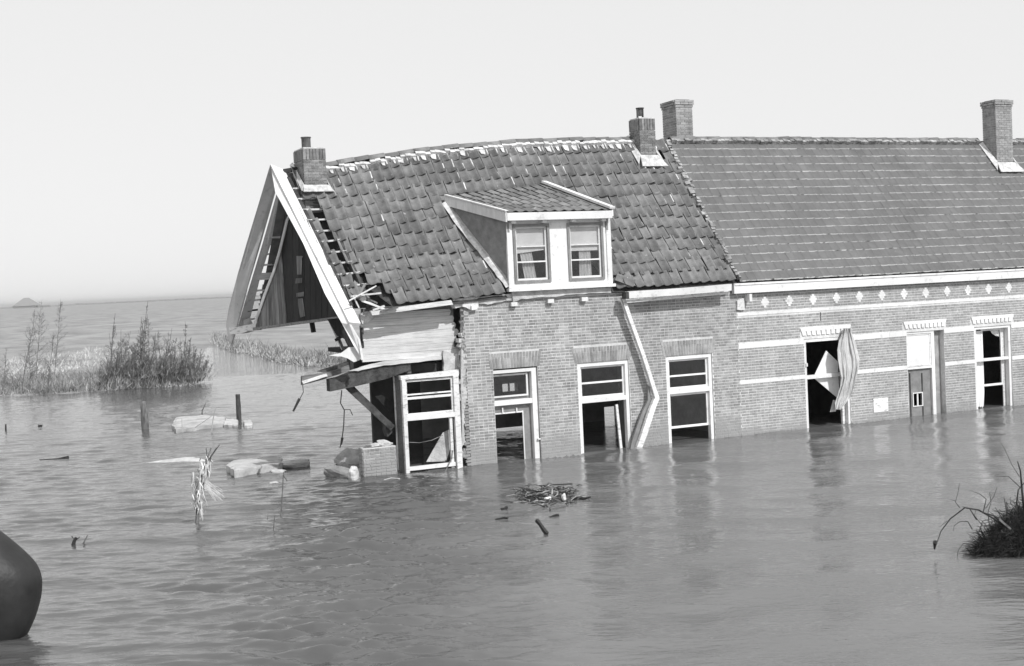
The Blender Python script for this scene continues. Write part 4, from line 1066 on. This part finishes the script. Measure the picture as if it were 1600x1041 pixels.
# white box gutter
mb = MB(); zg0, zg1 = Q(1150, 459, -.12).z, Q(1150, 443, -.12).z
gR = MB().box((6.80, -.13, zg0), (UR+.15, -.035, zg1)).build('gutter', M_white, HR)
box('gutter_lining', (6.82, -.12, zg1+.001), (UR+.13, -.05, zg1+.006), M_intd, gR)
box('soffit', (6.96, -.033, zg0+.03), (UR, .0, zg0+.05), M_white, HR)
box('crown_moulding', (6.82, -.15, zg1-.045), (UR+.15, -.132, zg1-.002), M_white, gR)
p = Q(1170, 463, -.1); box('bracket', (p.x-.05, -.2, p.z-.12), (p.x+.02, .02, p.z+.05), M_white, HR)
rag('plaster_patch', [(1152, 470), (1162, 466), (1164, 484), (1152, 484)], -.05, .08, M_white2, HR)
# chimneys of the right house
zt = Q(1070, 157, 3.3).z
chimney(HR, 1057, 1083, 3.2, 1034, zt, 6.5, cap=True, m=M_brick, lm=M_white)
zt = Q(1570, 159, 2.4).z
c_, a, b, v0, v1 = chimney(HR, 1556, 1582, 2.1, 1534, zt, 6.1, cap=True, m=M_brick2, lm=M_mortar)
flashing(c_, a, b, v0, v1, lambda v: ZE+(ZR-ZE)*(min(v, VR)-VE)/(VR-VE), .2)

# ============================================================ LOOSE THINGS
def thing(mb, name, m, label, cat, group=None, frame=ID, smooth=False, kind=None):
    o = mb.build(name, m, frame=frame, smooth=smooth); tag(o, label, cat, group, kind); return o
# curtain blown out of the first opening of the right house
def cloth(rows, v, folds, name, m, label, cat, group=None, amp=.03):
    mb = MB(); n = 40; vs = []; px0 = rows[0][0]*.37
    for i, (xl, xr, y, dv_) in enumerate(rows):
        for k in range(n+1):
            t = k/n; p = Q(U3(xl, xr, t), y+(2.5*nz(t*9, i*.5, 3) if i else 0), v+dv_+amp*(nz(t*folds*1.9+.25*math.sin(i*.9), i*.28, px0)*1.7+.5*nz(t*folds*4.5+i*.2, i*.4, px0+7)-.25*(t-.5)**2*4)); vs.append(p)
    mb.add(vs, [(i*(n+1)+k, (i+1)*(n+1)+k, (i+1)*(n+1)+k+1, i*(n+1)+k+1) for i in range(len(rows)-1) for k in range(n)])
    o = mb.build(name, m, frame=H, smooth=False); o.modifiers.new('s', 'SOLIDIFY').thickness = .006
    tag(o, label, cat, group); return o
cloth([(1318, 1330, 513, 0), (1316, 1331, 520, 0), (1311, 1336, 533, -.02), (1308, 1340, 548, -.03), (1309, 1343, 562, -.04), (1311, 1342, 575, -.04), (1315, 1338, 590, -.03), (1313, 1334, 605, -.02), (1309, 1329, 618, 0), (1305, 1322, 630, 0), (1306, 1313, 640, 0)], -.10, 4.5, 'curtain', M_cloth,
      'crumpled pale curtain blown out and snagged on the right jamb of the black doorway', 'curtain', amp=.045)
MB_ = MB().slab([Q(1302, 625, .0), Q(1308, 626, -.02), Q(1306, 643, .0), Q(1297, 644, .0)], (0, .01, 0)); thing(MB_, 'rag', M_cloth, 'small pale rag hanging low in the black doorway under the snagged curtain', 'rag', frame=H)
MB_ = MB().slab([Q(1291, 548, .20), Q(1309, 565, .18), Q(1311, 610, .17), Q(1310, 623, .17), Q(1271, 590, .19)], (0, .02, 0)); thing(MB_, 'ceiling_panel', M_white, 'white board fallen askew like a diamond inside the black doorway', 'board', frame=H)
cloth([(1521, 1533, 517, 0), (1521, 1533, 530, 0), (1522, 1534, 545, 0), (1523, 1536, 565, 0), (1523, 1537, 590, 0), (1524, 1538, 612, 0), (1525, 1537, 636, 0)], .17, 2.0, 'curtain', M_blind, 'straight white curtain at the left side of the rightmost window', 'curtain', amp=.02)
cloth([(1546, 1564, 514, 0), (1550, 1564, 520, 0), (1557, 1563, 525, 0)], .22, 2.0, 'curtain', M_blind, 'torn white curtain scrap under the head of the rightmost window', 'curtain', amp=.01)

# rubble heap left of the stub wall
def rock(c, r, sq=(1, 1, .6), name='rubble', m=M_plas, label='', cat='rubble', group=None, sd_=0, parent=None):
    rg = random.Random(sd_); mb = MB(); n, k = 18, 12; vs = []; m_ax = [Vector((rg.gauss(0, 1), rg.gauss(0, 1), rg.gauss(0, 1))).normalized() for _ in range(11)]; m_d = [rg.uniform(.62, .95) for _ in m_ax]
    for i in range(k+1):
        ph = math.pi*i/k
        for j in range(n):
            th = 2*math.pi*j/n; d_ = Vector((math.sin(ph)*math.cos(th), math.sin(ph)*math.sin(th), math.cos(ph)))
            rr = r*min([1.25]+[dd/max(.05, d_.dot(ax_)) for ax_, dd in zip(m_ax, m_d) if d_.dot(ax_) > .05])*(1+.10*nz(d_.x*5+sd_, d_.y*5, d_.z*5)+rg.uniform(-.02, .02)); vs.append(c+Vector((d_.x*rr*sq[0], d_.y*rr*sq[1], d_.z*rr*sq[2])))
    mb.add(vs, [(i*n+j, (i+1)*n+j, (i+1)*n+(j+1) % n, i*n+(j+1) % n) for i in range(k) for j in range(n)])
    o = mb.build(name, m, frame=ID, smooth=False)
    tag(o, label, cat, group); return o
def slabblock(pts, z0, zt, m, name, label, cat, group=None, tilt=0.0, n=5):
    """block lying in the water: outline given on the water, broken edges"""
    P = []
    for i in range(len(pts)):
        a = onz(*pts[i], zt); b = onz(*pts[(i+1) % len(pts)], zt)
        for k in range(n):
            p = a.lerp(b, k/n); P.append(p+Vector((random.uniform(-.03, .03), random.uniform(-.04, .04), random.uniform(-.012, .012))) if k else p)
    P = [p+Vector((0, 0, tilt*(p.x-P[0].x))) for p in P]; c = sum(P, Vector())/len(P)
    N = len(P); mid = [p.lerp(c, .12)+Vector((0, 0, .03)) for p in P]; low = [Vector((p.x*1.0, p.y, z0)) for p in P]
    mb = MB(); mb.add(low+P+mid+[c+Vector((0, 0, .035))], [(i, (i+1) % N, N+(i+1) % N, N+i) for i in range(N)]+[(N+i, N+(i+1) % N, 2*N+(i+1) % N, 2*N+i) for i in range(N)]+[(2*N+i, 2*N+(i+1) % N, 3*N) for i in range(N)])
    o = mb.build(name, m, frame=ID); tag(o, label, cat, group); return o
slabblock([(268, 664), (276, 652), (325, 649), (352, 652), (350, 661), (300, 668), (275, 671)], -.2, .10, M_conc, 'concrete_slab', 'long pale concrete slab lying flat between the two mooring posts', 'slab')
slabblock([(352, 655), (372, 657), (370, 665), (350, 664)], -.2, .06, M_conc, 'concrete_piece', 'small pale slab piece at the foot of the right-hand post', 'slab piece')
slabblock([(380, 658), (392, 657), (394, 664), (382, 665)], -.2, .08, M_conc, 'concrete_piece', 'smallest pale lump just right of the right-hand post', 'slab piece')
slabblock([(353, 727), (362, 721), (400, 717), (440, 713), (441, 723), (400, 731), (366, 736)], -.25, .14, M_conc, 'concrete_slab', 'broken pale slab with a dark underside lying in the water below the posts', 'slab')
rp = onz(462, 730); rock(rp+Vector((0, 0, .04)), .26, (1.3, .8, .5), 'rubble', M_conc, 'rough white rubble lump at the right end of the broken slab', 'rubble', None, 3)
rp = onz(437, 737); rock(rp+Vector((0, 0, .0)), .14, (1.3, .8, .5), 'rubble', M_conc, 'small flat rubble piece in front of the broken slab', 'rubble', None, 5)
rp = onz(428, 755); rock(rp+Vector((0, 0, .0)), .07, (1.3, .8, .6), 'rubble', M_conc, 'tiny white stone alone in the water below the broken slab', 'stone', None, 6)
rp = onz(262, 722); rock(rp+Vector((0, 0, -.03)), .4, (2.0, .6, .25), 'rubble', M_conc, 'nearly submerged pale rubble ridge left of the straw-draped sapling', 'rubble', None, 9)
rp = onz(545, 724); rock(rp+Vector((.05, -.02, .10)), .34, (1.1, .6, .7), 'rubble', M_plas, 'largest white plaster heap beside the stub wall', 'rubble', None, 11)
rp = onz(528, 745); rock(rp+Vector((.0, .1, .02)), .27, (1.2, .8, .65), 'rubble', M_slate, 'grey rounded lump of masonry in front of the plaster heap', 'rubble', None, 12)
rp = onz(553, 748); rock(rp+Vector((.0, -.1, .08)), .17, (.8, .7, .9), 'rubble', M_conc, 'upright pale masonry chunk against the end of the stub wall', 'rubble', None, 13)
for i, (px, py, r, lb) in enumerate(((585, 697, .09, 'flat white brick piece left on top of the stub wall'), (575, 703, .06, 'small dark brickbat on the left corner of the stub wall'), (600, 692, .12, 'pale mortar lump on the stub wall beside the window casing'))):
    p = H @ Vector((Q(px, py, .12).x, .13, .60)); rock(p+Vector((0, 0, r*.3)), r, (1.5, .8, .6), 'brick_piece', M_conc if i != 1 else M_brick, lb, 'brick piece', None, 20+i)

# posts
def post(px, pyb, pyt, r, m, label, lean=0.0, chop=False):
    b = onz(px, pyb); s = F/(b.y*1.0); h_ = (pyb-pyt)/s
    mb = MB(); n = 10; vs = []; K_ = [(-.6, 1), (0, 1.02), (h_*.5, .98), (h_*.85, .92), (h_*.97, .75 if chop else .95), (h_, .45 if chop else .9)]
    for z, k in K_:
        for j in range(n):
            a = 2*math.pi*j/n; rr = r*k*(1+.08*math.sin(j*3.1+z*4)); vs.append((b.x+lean*z+rr*math.cos(a), b.y+rr*math.sin(a), z))
    mb.add(vs, [(i*n+j, i*n+(j+1) % n, (i+1)*n+(j+1) % n, (i+1)*n+j) for i in range(len(K_)-1) for j in range(n)]+[tuple((len(K_)-1)*n+j for j in range(n))])
    thing(mb, 'mooring_post', m, label, 'post', 'posts standing in the flood', smooth=True)
post(227, 671, 627, .105, M_postp, 'paler round-topped wooden post standing alone on the left', 0, True)
post(373.5, 656, 616, .075, M_post, 'black square-topped post beside the concrete slab', 0, False)
def stick(pts, r, m, name, label, cat, r1=None, ex=None, group=None):
    mb = MB(); mb.tube(pts, r, r1 if r1 else r*.6, n=5)
    for e in (ex or []): mb.tube(e[0], e[1], e[1]*.5, n=4)
    return thing(mb, name, m, label, cat, group)
def at(px, py, Y):   # point at world depth Y
    d = ray(px, py); return CAM+d*(Y/d.y)
y1 = onz(115, 850).y
stick([at(114, 854, y1), at(116, 846, y1), at(119, 840, y1)], .035, M_twigd, 'stump', 'short dark stump poking out at the lower left', 'stump', None, [([at(116, 846, y1), at(125, 839, y1)], .01), ([at(112, 838, y1), at(115, 842, y1)], .01)])
stick([at(130, 850, y1), at(137, 836, y1)], .014, M_twig, 'twig', 'thin slanting twig just right of the short dark stump', 'twig')
y1 = onz(440, 810).y
stick([at(439, 812, y1), at(441, 775, y1), at(443, 738, y1)], .014, M_twig, 'reed', 'thin straight upright stem right of the straw-draped sapling', 'stem', None, [([at(443, 742, y1), at(449, 752, y1)], .016), ([at(432, 784, y1), at(448, 785, y1)], .006)])
y1 = onz(428, 830).y
stick([at(427, 832, y1), at(429, 808, y1), at(430, 805, y1)], .008, M_twig, 'reed', 'faint short stem below the thin straight stem', 'stem', None, [([at(418, 812, y1), at(419, 802, y1)], .006)])
y1 = onz(330, 677).y
stick([at(330, 678, y1), at(333, 655, y1), at(337, 637, y1), at(360, 636, y1)], .016, M_reedp, 'bent_wire', 'bent pale stalk arching over the flat concrete slab', 'stalk', .01, [([at(305, 668, y1), at(334, 648, y1)], .012), ([at(285, 676, y1), at(284, 654, y1)], .01), ([at(322, 698, y1), at(334, 680, y1)], .016)])
y1 = onz(316, 650).y
stick([at(316, 648, y1), at(316, 642, y1), at(322, 629, y1)], .03, M_twig, 'twig', 'stubby twig behind the flat concrete slab', 'twig', .008)
y1 = onz(9, 672).y
stick([at(9, 673, y1), at(9, 663, y1)], .03, M_twigd, 'stump', 'tiny dark stump at the far left edge', 'stump', .02)
y1 = onz(63, 667).y
stick([at(60, 666, y1), at(66, 665, y1)], .05, M_twigd, 'debris_piece', 'small dark clump afloat left of the paler post', 'debris')
y1 = onz(105, 717).y
stick([at(62, 719, y1), at(90, 718, y1), at(107, 715, y1)], .02, M_twigd, 'branch', 'dark branch floating flat at the left', 'branch', .05)
y1 = onz(573, 705).y
# curved reed in front of the stub wall
y1 = onz(610, 752).y
stick([at(594, 757, y1), at(601, 750, y1), at(611, 747, y1), at(625, 748, y1)], .014, M_reedp, 'reed_stalk', 'bent pale reed stalk floating in front of the stub wall', 'reed stalk')

# sapling draped with straw
y1 = onz(309, 815).y
mb = MB().tube([at(308, 818, y1), at(309, 795, y1), at(311, 770, y1), at(318, 735, y1), at(330, 700, y1)], .035, .012, n=5)
for e in ([at(312, 765, y1), at(322, 725, y1), at(343, 695, y1)], [at(318, 740, y1), at(324, 715, y1), at(322, 700, y1)], [at(322, 725, y1), at(338, 700, y1)], [at(315, 745, y1), at(308, 733, y1)], [at(311, 770, y1), at(323, 745, y1), at(330, 715, y1)]): mb.tube(e, .014, .006, n=4)
sap = empty('straw_draped_sapling', Matrix.Translation(onz(309, 815)))
tag(sap, 'bent sapling draped with pale straw standing in the water left of centre', 'sapling')
mb.build('trunk', M_twig, sap, ID)
mb = MB(); rg = random.Random(4)
for i in range(150):
    t = rg.random()**.8; bx_ = interp(t, [0, .5, 1], [326, 309, 310]); by_ = interp(t, [0, .5, 1], [712, 745, 785])
    p = at(bx_+rg.gauss(0, 4.5), by_+rg.gauss(0, 5), y1+rg.gauss(0, .1)); q = p+Vector((rg.gauss(0, .035), rg.gauss(0, .05), -rg.uniform(.08, .30)))
    mb.tube([p, (p+q)/2+Vector((rg.gauss(0, .02), 0, 0)), q], rg.uniform(.006, .016), .003, n=3, cap=False)
for i in range(50):
    p = at(313+rg.gauss(0, 2), 752+rg.gauss(0, 4), y1); q = at(330+rg.random()*22, 765+rg.random()*18, y1); mb.tube([p, p.lerp(q, .5)+Vector((0, 0, .03*rg.random())), q], .005, .002, n=3, cap=False)
mb.build('straw', M_reedp, sap, ID)

# debris raft in front of the door
rg = random.Random(9)
mb = MB()
for i in range(400):
    px = rg.triangular(800, 905, 850); py = 776+rg.gauss(0, 6)*(.5+abs(math.sin(px*.09)))-(px-850)*.07; p = onz(px, py)
    a = rg.uniform(0, 6.28); L = rg.uniform(.05, .32); d_ = Vector((math.cos(a), math.sin(a)*.7, rg.uniform(-.05, .22)))*L
    mb.tube([p+Vector((0, 0, .0)), p+d_*.5+Vector((0, 0, .03)), p+d_+Vector((0, 0, .01))], rg.uniform(.005, .017), .004, n=3, mi=int(rg.random() < .62), cap=False)
o = mb.build('floating_straw', [M_reed, M_twigd], frame=ID); tag(o, 'raft of reeds and straw floating in front of the grey door', 'debris', kind='stuff')
def flat_board(a, b, w_, m, name, label, cat, th=.04, z=.0):
    w_ *= .6; th *= .6
    A_ = onz(*a)+Vector((0, 0, z)); B_ = onz(*b)+Vector((0, 0, z+.02)); mb = MB().beam(A_, B_, w_, th, wob=.01, seg=3); thing(mb, name, m, label, cat)
flat_board((893, 779), (922, 780), .16, M_dark, 'plank', 'dark flat plank at the right end of the straw raft', 'plank')
flat_board((829, 760), (895, 758), .10, M_dark, 'plank', 'long dark plank floating behind the straw raft', 'plank')
flat_board((860, 796), (884, 793), .07, M_wood, 'plank', 'thin plank with a raised end just in front of the straw raft', 'plank', .05)
flat_board((859, 809), (873, 807), .10, M_dark, 'plank', 'short dark plank stub in front of the thin plank', 'plank', .06)
flat_board((775, 811), (795, 811), .12, M_dark, 'plank', 'dark plank awash left of the straw raft', 'plank', .04, 0)
flat_board((783, 796), (792, 795), .12, M_dark, 'plank', 'small dark lump of wood left of the straw raft', 'wood piece', .05, 0)
y1 = onz(855, 834).y
mb = MB().beam(at(838, 813, y1+.1), at(855, 835, y1-.1), .045, .05, wob=.006, seg=3); thing(mb, 'plank', M_dark, 'black plank end sticking out of the water at a slant below the raft', 'plank')
rock(onz(857, 783)+Vector((0, 0, .04)), .06, (1, 1, .8), 'stone', M_lime, 'round white object on the straw raft', 'object', None, 31)
rock(onz(882, 782)+Vector((0, 0, .05)), .05, (.8, 1, 1.2), 'stone', M_lime, 'small white block at the right of the straw raft', 'object', None, 32)
y1 = onz(862, 776).y
stick([at(862, 777, y1), at(863, 764, y1)], .02, M_reedp, 'straw_stalk', 'upright pale stalk standing on the straw raft', 'stalk')
stick([at(869, 775, y1), at(872, 768, y1)], .015, M_reedp, 'straw_stalk', 'shorter pale stalk right of the upright one on the raft', 'stalk')

# ---- boat bow at the lower left edge
def boat():
    B = onz(30, 1003); mb = MB(); sc = F/B.y
    zs = np.linspace(-.4, 1.55, 34); tip = lambda z: sum(interp(z+q_, [-.4, 0, .2, .414, .63, .786, .95, 1.06, 1.16, 1.7], [-.30, -.015, .086, .157, .185, .145, .01, -.1, -.21, -.8]) for q_ in (-.06, -.03, 0, .03, .06))/5
    n = 22; vs = []
    for z in zs:
        hb = interp(z, [-.4, 0, .5, 1.25], [.45, .6, .8, .62])
        for j in range(n+1):
            t = (j/n*2-1); x = B.x+tip(z)-3.2*(abs(t)**2.4)*1.0; y = B.y+.25+hb*math.copysign(1-(1-abs(t))**1.6, t); vs.append((x, y, z+.12*abs(t)**2*(z > .5)))
    m_ = n+1
    mb.add(vs, [(i*m_+j, i*m_+j+1, (i+1)*m_+j+1, (i+1)*m_+j) for i in range(33) for j in range(n)])
    bt = empty('boat', Matrix.Translation((B.x-1.2, B.y+.25, 0))); tag(bt, 'dark rounded bow of a boat poking in at the lower left corner', 'boat')
    o = mb.build('hull', M_boat, bt, ID, smooth=True)
    top_ = vs[33*m_:]; md = MB(); N = len(top_); md.add([Vector(p)+Vector((-.0, 0, -.02)) for p in top_], [tuple(range(N))]); md.build('deck', M_boat, bt, ID)
boat()

# ---- root clump at the right
def roots():
    C0 = onz(1562, 868); rg = random.Random(21); e = empty('uprooted_bush', Matrix.Translation(C0)); tag(e, 'dark uprooted bush with matted roots and arching twigs at the right edge', 'bush')
    mb = MB(); n, k = 26, 14; vs = []
    for i in range(k+1):
        ph = math.pi*i/k
        for j in range(n):
            th = 2*math.pi*j/n; d_ = Vector((math.sin(ph)*math.cos(th), math.sin(ph)*math.sin(th), math.cos(ph)))
            rr = 1+.45*nz(d_.x*2.2, d_.y*2.2, d_.z*2.2)+.18*nz(d_.x*7, d_.y*7, d_.z*7)
            vs.append(C0+Vector((.34+d_.x*.50*rr, .15+d_.y*.33*rr, .05+d_.z*.26*rr+.30*d_.x)))
    mb.add(vs, [(i*n+j, (i+1)*n+j, (i+1)*n+(j+1) % n, i*n+(j+1) % n) for i in range(k) for j in range(n)]); mb.build('root_ball', M_twigd, e, ID)
    mb = MB()
    for i in range(2600):
        a = rg.uniform(0, 6.28); u = rg.uniform(-.2, 1); rr = math.sqrt(max(0, 1-u*u)); p = C0+Vector((.30+.56*rr*math.cos(a), .15+.38*rr*math.sin(a), +.12+.34*u+.30*rr*math.cos(a)))
        d_ = Vector((rg.gauss(-.1, .7), rg.gauss(0, .6), rg.gauss(.1, .7))).normalized()*rg.uniform(.08, .25); d2 = d_+Vector((rg.gauss(0, .06), rg.gauss(0, .06), -.08))
        d_ *= 1.5; mb.tube([p, p+d_*.5, p+(d_+d2)*.5], rg.uniform(.003, .007), .002, n=3, cap=False)
    mb.build('rootlets', M_twigd, e, ID)
    mb = MB(); Y = C0.y
    for pts, r in (([(1590, 838), (1560, 815), (1530, 797), (1508, 793), (1485, 810), (1470, 830), (1461, 852)], .016), ([(1462, 846), (1460, 858)], .035), ([(1600, 800), (1597, 770), (1594, 735), (1590, 722)], .02), ([(1597, 765), (1575, 745), (1553, 744)], .007),
                   ([(1594, 745), (1580, 725), (1570, 700), (1563, 690)], .005), ([(1536, 800), (1540, 780), (1530, 771), (1515, 766)], .008), ([(1540, 795), (1552, 775), (1558, 762)], .006), ([(1575, 810), (1572, 790), (1568, 777)], .012), ([(1500, 793), (1494, 785), (1498, 766), (1500, 755)], .006),
                   ([(1494, 783), (1484, 780)], .005), ([(1520, 828), (1512, 815), (1500, 815), (1491, 822), (1490, 830)], .008), ([(1525, 850), (1505, 850), (1497, 860), (1493, 878)], .007), ([(1530, 830), (1535, 815), (1548, 812), (1556, 818)], .008), ([(1580, 830), (1565, 815), (1552, 806), (1534, 800)], .022),
                   ([(1590, 826), (1582, 800), (1570, 795)], .010), ([(1565, 812), (1580, 805), (1595, 806)], .007), ([(1526, 812), (1515, 795), (1503, 792)], .010), ([(1590, 820), (1588, 790), (1592, 765), (1600, 755)], .016), ([(1605, 780), (1590, 778), (1578, 786)], .006), ([(1480, 815), (1468, 823)], .005),
                   ([(1545, 822), (1543, 800), (1549, 785), (1546, 770)], .007), ([(1560, 820), (1575, 800), (1573, 785), (1580, 795)], .008), ([(1535, 822), (1522, 806), (1525, 795)], .006), ([(1600, 835), (1612, 790), (1625, 740)], .02)):
        mb.tube([at(x+rg.gauss(0, .6), y+rg.gauss(0, .6), Y+rg.uniform(-.12, .12)+.1) for x, y in pts], r*.85, r*.35, n=5)
    mb.build('twigs', M_twigd, e, ID)
    mb = MB().beam(at(1562, 812, Y), at(1592, 838, Y), .03, .025); mb.build('broken_stem', M_reed, e, ID)
roots()

# ---- bank vegetation
def twiggy(mb, base, hgt, lean, rg, spread=.35, n=10, r=.03):
    tipv = Vector((lean, rg.gauss(0, .1), hgt)); P = [base+tipv*t+Vector((rg.gauss(0, .03), 0, 0))*hgt*.3*(t > 0) for t in (0, .25, .5, .75, 1)]
    mb.tube(P, r, r*.25, n=4, cap=False)
    for i in range(n):
        t = rg.uniform(.12, .95); p = base+tipv*t; a = rg.uniform(0, 6.28); L = hgt*spread*(1.1-t)*rg.uniform(.5, 1.2)
        d_ = Vector((math.cos(a)*.8+.25, math.sin(a)*.6, rg.uniform(.3, 1.1))).normalized()*L; q = p+d_
        mb.tube([p, p+d_*.5+Vector((rg.gauss(0, .04), 0, rg.gauss(-.03, .04))), q], r*.45, r*.16, n=3, cap=False)
        for k in range(9):
            s = rg.uniform(.2, 1); pp = p+d_*s; a2 = Vector((rg.gauss(.1, .5), rg.gauss(0, .4), rg.gauss(.4, .4))).normalized()*L*rg.uniform(.2, .5); mb.tube([pp, pp+a2], r*.18, r*.07, n=3, cap=False)
def blades(mb, base, n, h, sx, sy, rg, lean=.12, w_=.02):
    for i in range(n):
        p = base+Vector((rg.gauss(0, sx), rg.gauss(0, sy), -.03)); hh = h*rg.uniform(.5, 1.15); t = p+Vector((lean*hh+rg.gauss(0, .38)*hh, rg.gauss(0, .3)*hh, hh*rg.uniform(.35, 1))); m_ = (p+t)/2+Vector((rg.gauss(0, .04), 0, 0))
        a = rg.uniform(0, 3.14); s = Vector((math.cos(a), math.sin(a), 0))*w_*rg.uniform(.5, 1.3)
        mb.add([p-s, p+s, m_+s*.7, m_-s*.7, t], [(0, 1, 2, 3), (3, 2, 4)])
rg = random.Random(5)
def shrub(px, py, hgt, wid, label, nst=16, nb=900, tall=()):
    b = onz(px, py)*1.006; b.z = .06; e = empty('willow_shrub', Matrix.Translation(b)); tag(e, label, 'shrub', 'shrubs on the flooded bank')
    mb = MB()
    for i in range(nst):
        x = rg.uniform(-wid/2, wid/2); k = 1-.5*abs(2*x/wid)**2; twiggy(mb, b+Vector((x, rg.uniform(0, 1.4), 0)), hgt*k*rg.uniform(.45, .95), hgt*rg.uniform(-.05, .28), rg, .42, 16, .020)
    for tx, th, tl in tall: twiggy(mb, b+Vector((tx, rg.uniform(0, .6), 0)), th, tl, rg, .16, 30, .026)
    mb.build('branches', M_twig, e, ID)
    mb = MB()
    for i in range(int(nb/45)):
        x = rg.uniform(-wid/2, wid/2); k = 1-.6*abs(2*x/wid)**2; z = rg.uniform(0, .45)*hgt*k
        blades(mb, b+Vector((x, rg.uniform(0, 1.2), z)), 30, rg.uniform(.3, .8), .3, .3, rg, .15, .012)
    mb.build('dead_leaves', M_reed, e, ID)
pxm = onz(225, 607).y/F    # metres per pixel there
shrub(180, 609, 100*pxm, 55*pxm, 'left and lower half of the tangled bare shrub with a dark leaning stem', 22, 1500, ((-.3, 3.2, .5), (.9, 3.0, .35)))
shrub(232, 607, 112*pxm, 62*pxm, 'tallest shrub of the tangled clump with a thin spire pointing up', 28, 2300, ((-.5, 3.65, .6), (-.4, 3.1, .5)))
shrub(278, 603, 88*pxm, 58*pxm, 'right-hand shrub of the tangled clump where it meets open water', 24, 1900, ((.2, 2.7, .3),))
for px, py, hh, ln, lb in ((4, 619, 2.0, .3, 'bare sapling at the very left edge'), (34, 612, 3.6, .9, 'faint tall bare sapling second from the left edge'), (48, 616, 2.2, .1, 'short bare sapling with an upright stem and pale tip'), (58, 600, 4.0, .5, 'tall slender bare sapling with a bushy middle'), (74, 618, 2.6, .5, 'forked dark sapling nearest the water'), (84, 598, 4.0, .6, 'thin bare pole sapling leaning right nearest to the shrub clump')):
    b = onz(px, py)*1.004; b.z = .03; e = empty('bare_sapling', Matrix.Translation(b)); tag(e, lb, 'sapling', 'bare saplings on the left bank'); mb = MB()
    twiggy(mb, b, hh, ln, rg, .26, 44, .016); mb.build('branches', M_twig, e, ID)
def strip_reeds(pts, n, h, label, m, w_=.02, name='reeds', depth=.05):
    mb = MB()
    for i in range(n):
        t = rg.random()*(len(pts)-1); k = int(t); f = t-k; a = onz(*pts[k]); b = onz(*pts[k+1]); p = a.lerp(b, f); p = p*(.994+rg.random()**1.7*depth); p.z = .05
        cl = .55+.9*max(-.4, nz(p.x*.45, p.y*.3, 8)); blades(mb, p, 9, h*rg.uniform(.4, 1.2)*cl, .2, .25, rg, .1, w_)
    o = mb.build(name, m, frame=ID); tag(o, label, 'reeds', kind='stuff'); return o
strip_reeds([(-60, 621), (0, 618), (70, 615), (145, 611), (220, 607), (300, 603)], 1100, .85, 'low dead reeds and grass along the left bank under the shrubs', M_reed, .022, depth=.25)
strip_reeds([(-60, 600), (60, 590), (160, 570), (280, 560)], 520, .75, 'rough dead grass behind the saplings', M_reedp, .022, 'grass', .35)
strip_reeds([(338, 536), (360, 547), (400, 556), (450, 567), (500, 573), (560, 570), (640, 562)], 620, 1.25, 'tall dead reeds on the spit behind the torn gable', M_reed, .03, 'reeds', .18)
strip_reeds([(338, 536), (360, 547), (400, 556), (450, 567), (500, 573)], 260, 1.0, 'pale straw among the reeds on the spit', M_reedp, .022, 'straw', .12)
# far farmhouse, tree row on the horizon
def far_at(px, D):
    d = ray(px, 480); d = Vector((d.x, d.y, 0)); return Vector((d.x/d.y*D, D, 0))
fb = far_at(42, 1500)+Vector((0, 0, .2)); fm = empty('farmhouse', Matrix.Translation(fb)); tag(fm, 'distant farmhouse with a pyramid roof on the horizon at the left', 'farmhouse')
mb = MB(); x, y, z = fb; mb.box((x-13, y-9, z), (x+13, y+9, z+2.6)); mb.build('wall', M_far, fm, ID)
MB().add([(x-14, y-10, z+2.6), (x+14, y-10, z+2.6), (x+14, y+10, z+2.6), (x-14, y+10, z+2.6), (x-3, y, z+12), (x+3, y, z+12)], [(0, 1, 5, 4), (1, 2, 5), (2, 3, 4, 5), (3, 0, 4), (3, 2, 1, 0)]).build('roof', M_slate, fm, ID)
MB().box((x+14.2, y-5, z), (x+26, y+4, z+2.4)).build('barn', M_far, fm, ID)
mb = MB(); rg2 = random.Random(8)
for i in range(900):
    px = rg2.uniform(120, 620) if i > 200 else rg2.uniform(-40, 120); D = 1900; p = far_at(px, D); h = rg2.uniform(1.2, 3.2)*(.4+.6*(1+nz(px*.03, 0))*.6)*(.55 if px < 120 else 1); w_ = rg2.uniform(2, 6)
    mb.add([(p.x-w_, p.y, 0), (p.x+w_, p.y, 0), (p.x+w_*.7, p.y+2, h*.8), (p.x, p.y+1, h), (p.x-w_*.7, p.y+2, h*.75)], [(0, 1, 2, 3, 4)])
o = mb.build('tree_line', M_far, frame=ID); tag(o, 'low dark tree line along the horizon', 'tree line', kind='stuff')

# ---- thin sea haze over the flooded land
hz = MB().box((-31000, -3500, -2.5), (31000, 41000, 14.5)).build('haze', [], frame=ID)
hm = bpy.data.materials.new('haze_air'); hm.use_nodes = True; t = hm.node_tree; t.nodes.clear()
ho = t.nodes.new('ShaderNodeOutputMaterial'); hv = t.nodes.new('ShaderNodeVolumePrincipled'); hv.inputs['Color'].default_value = (.92, .92, .92, 1); hv.inputs['Density'].default_value = .00022; hv.inputs['Anisotropy'].default_value = .2
t.links.new(hv.outputs[0], ho.inputs['Volume']); hz.data.materials.append(hm); tag(hz, 'thin pale haze over the flooded polder', 'haze', kind='stuff')
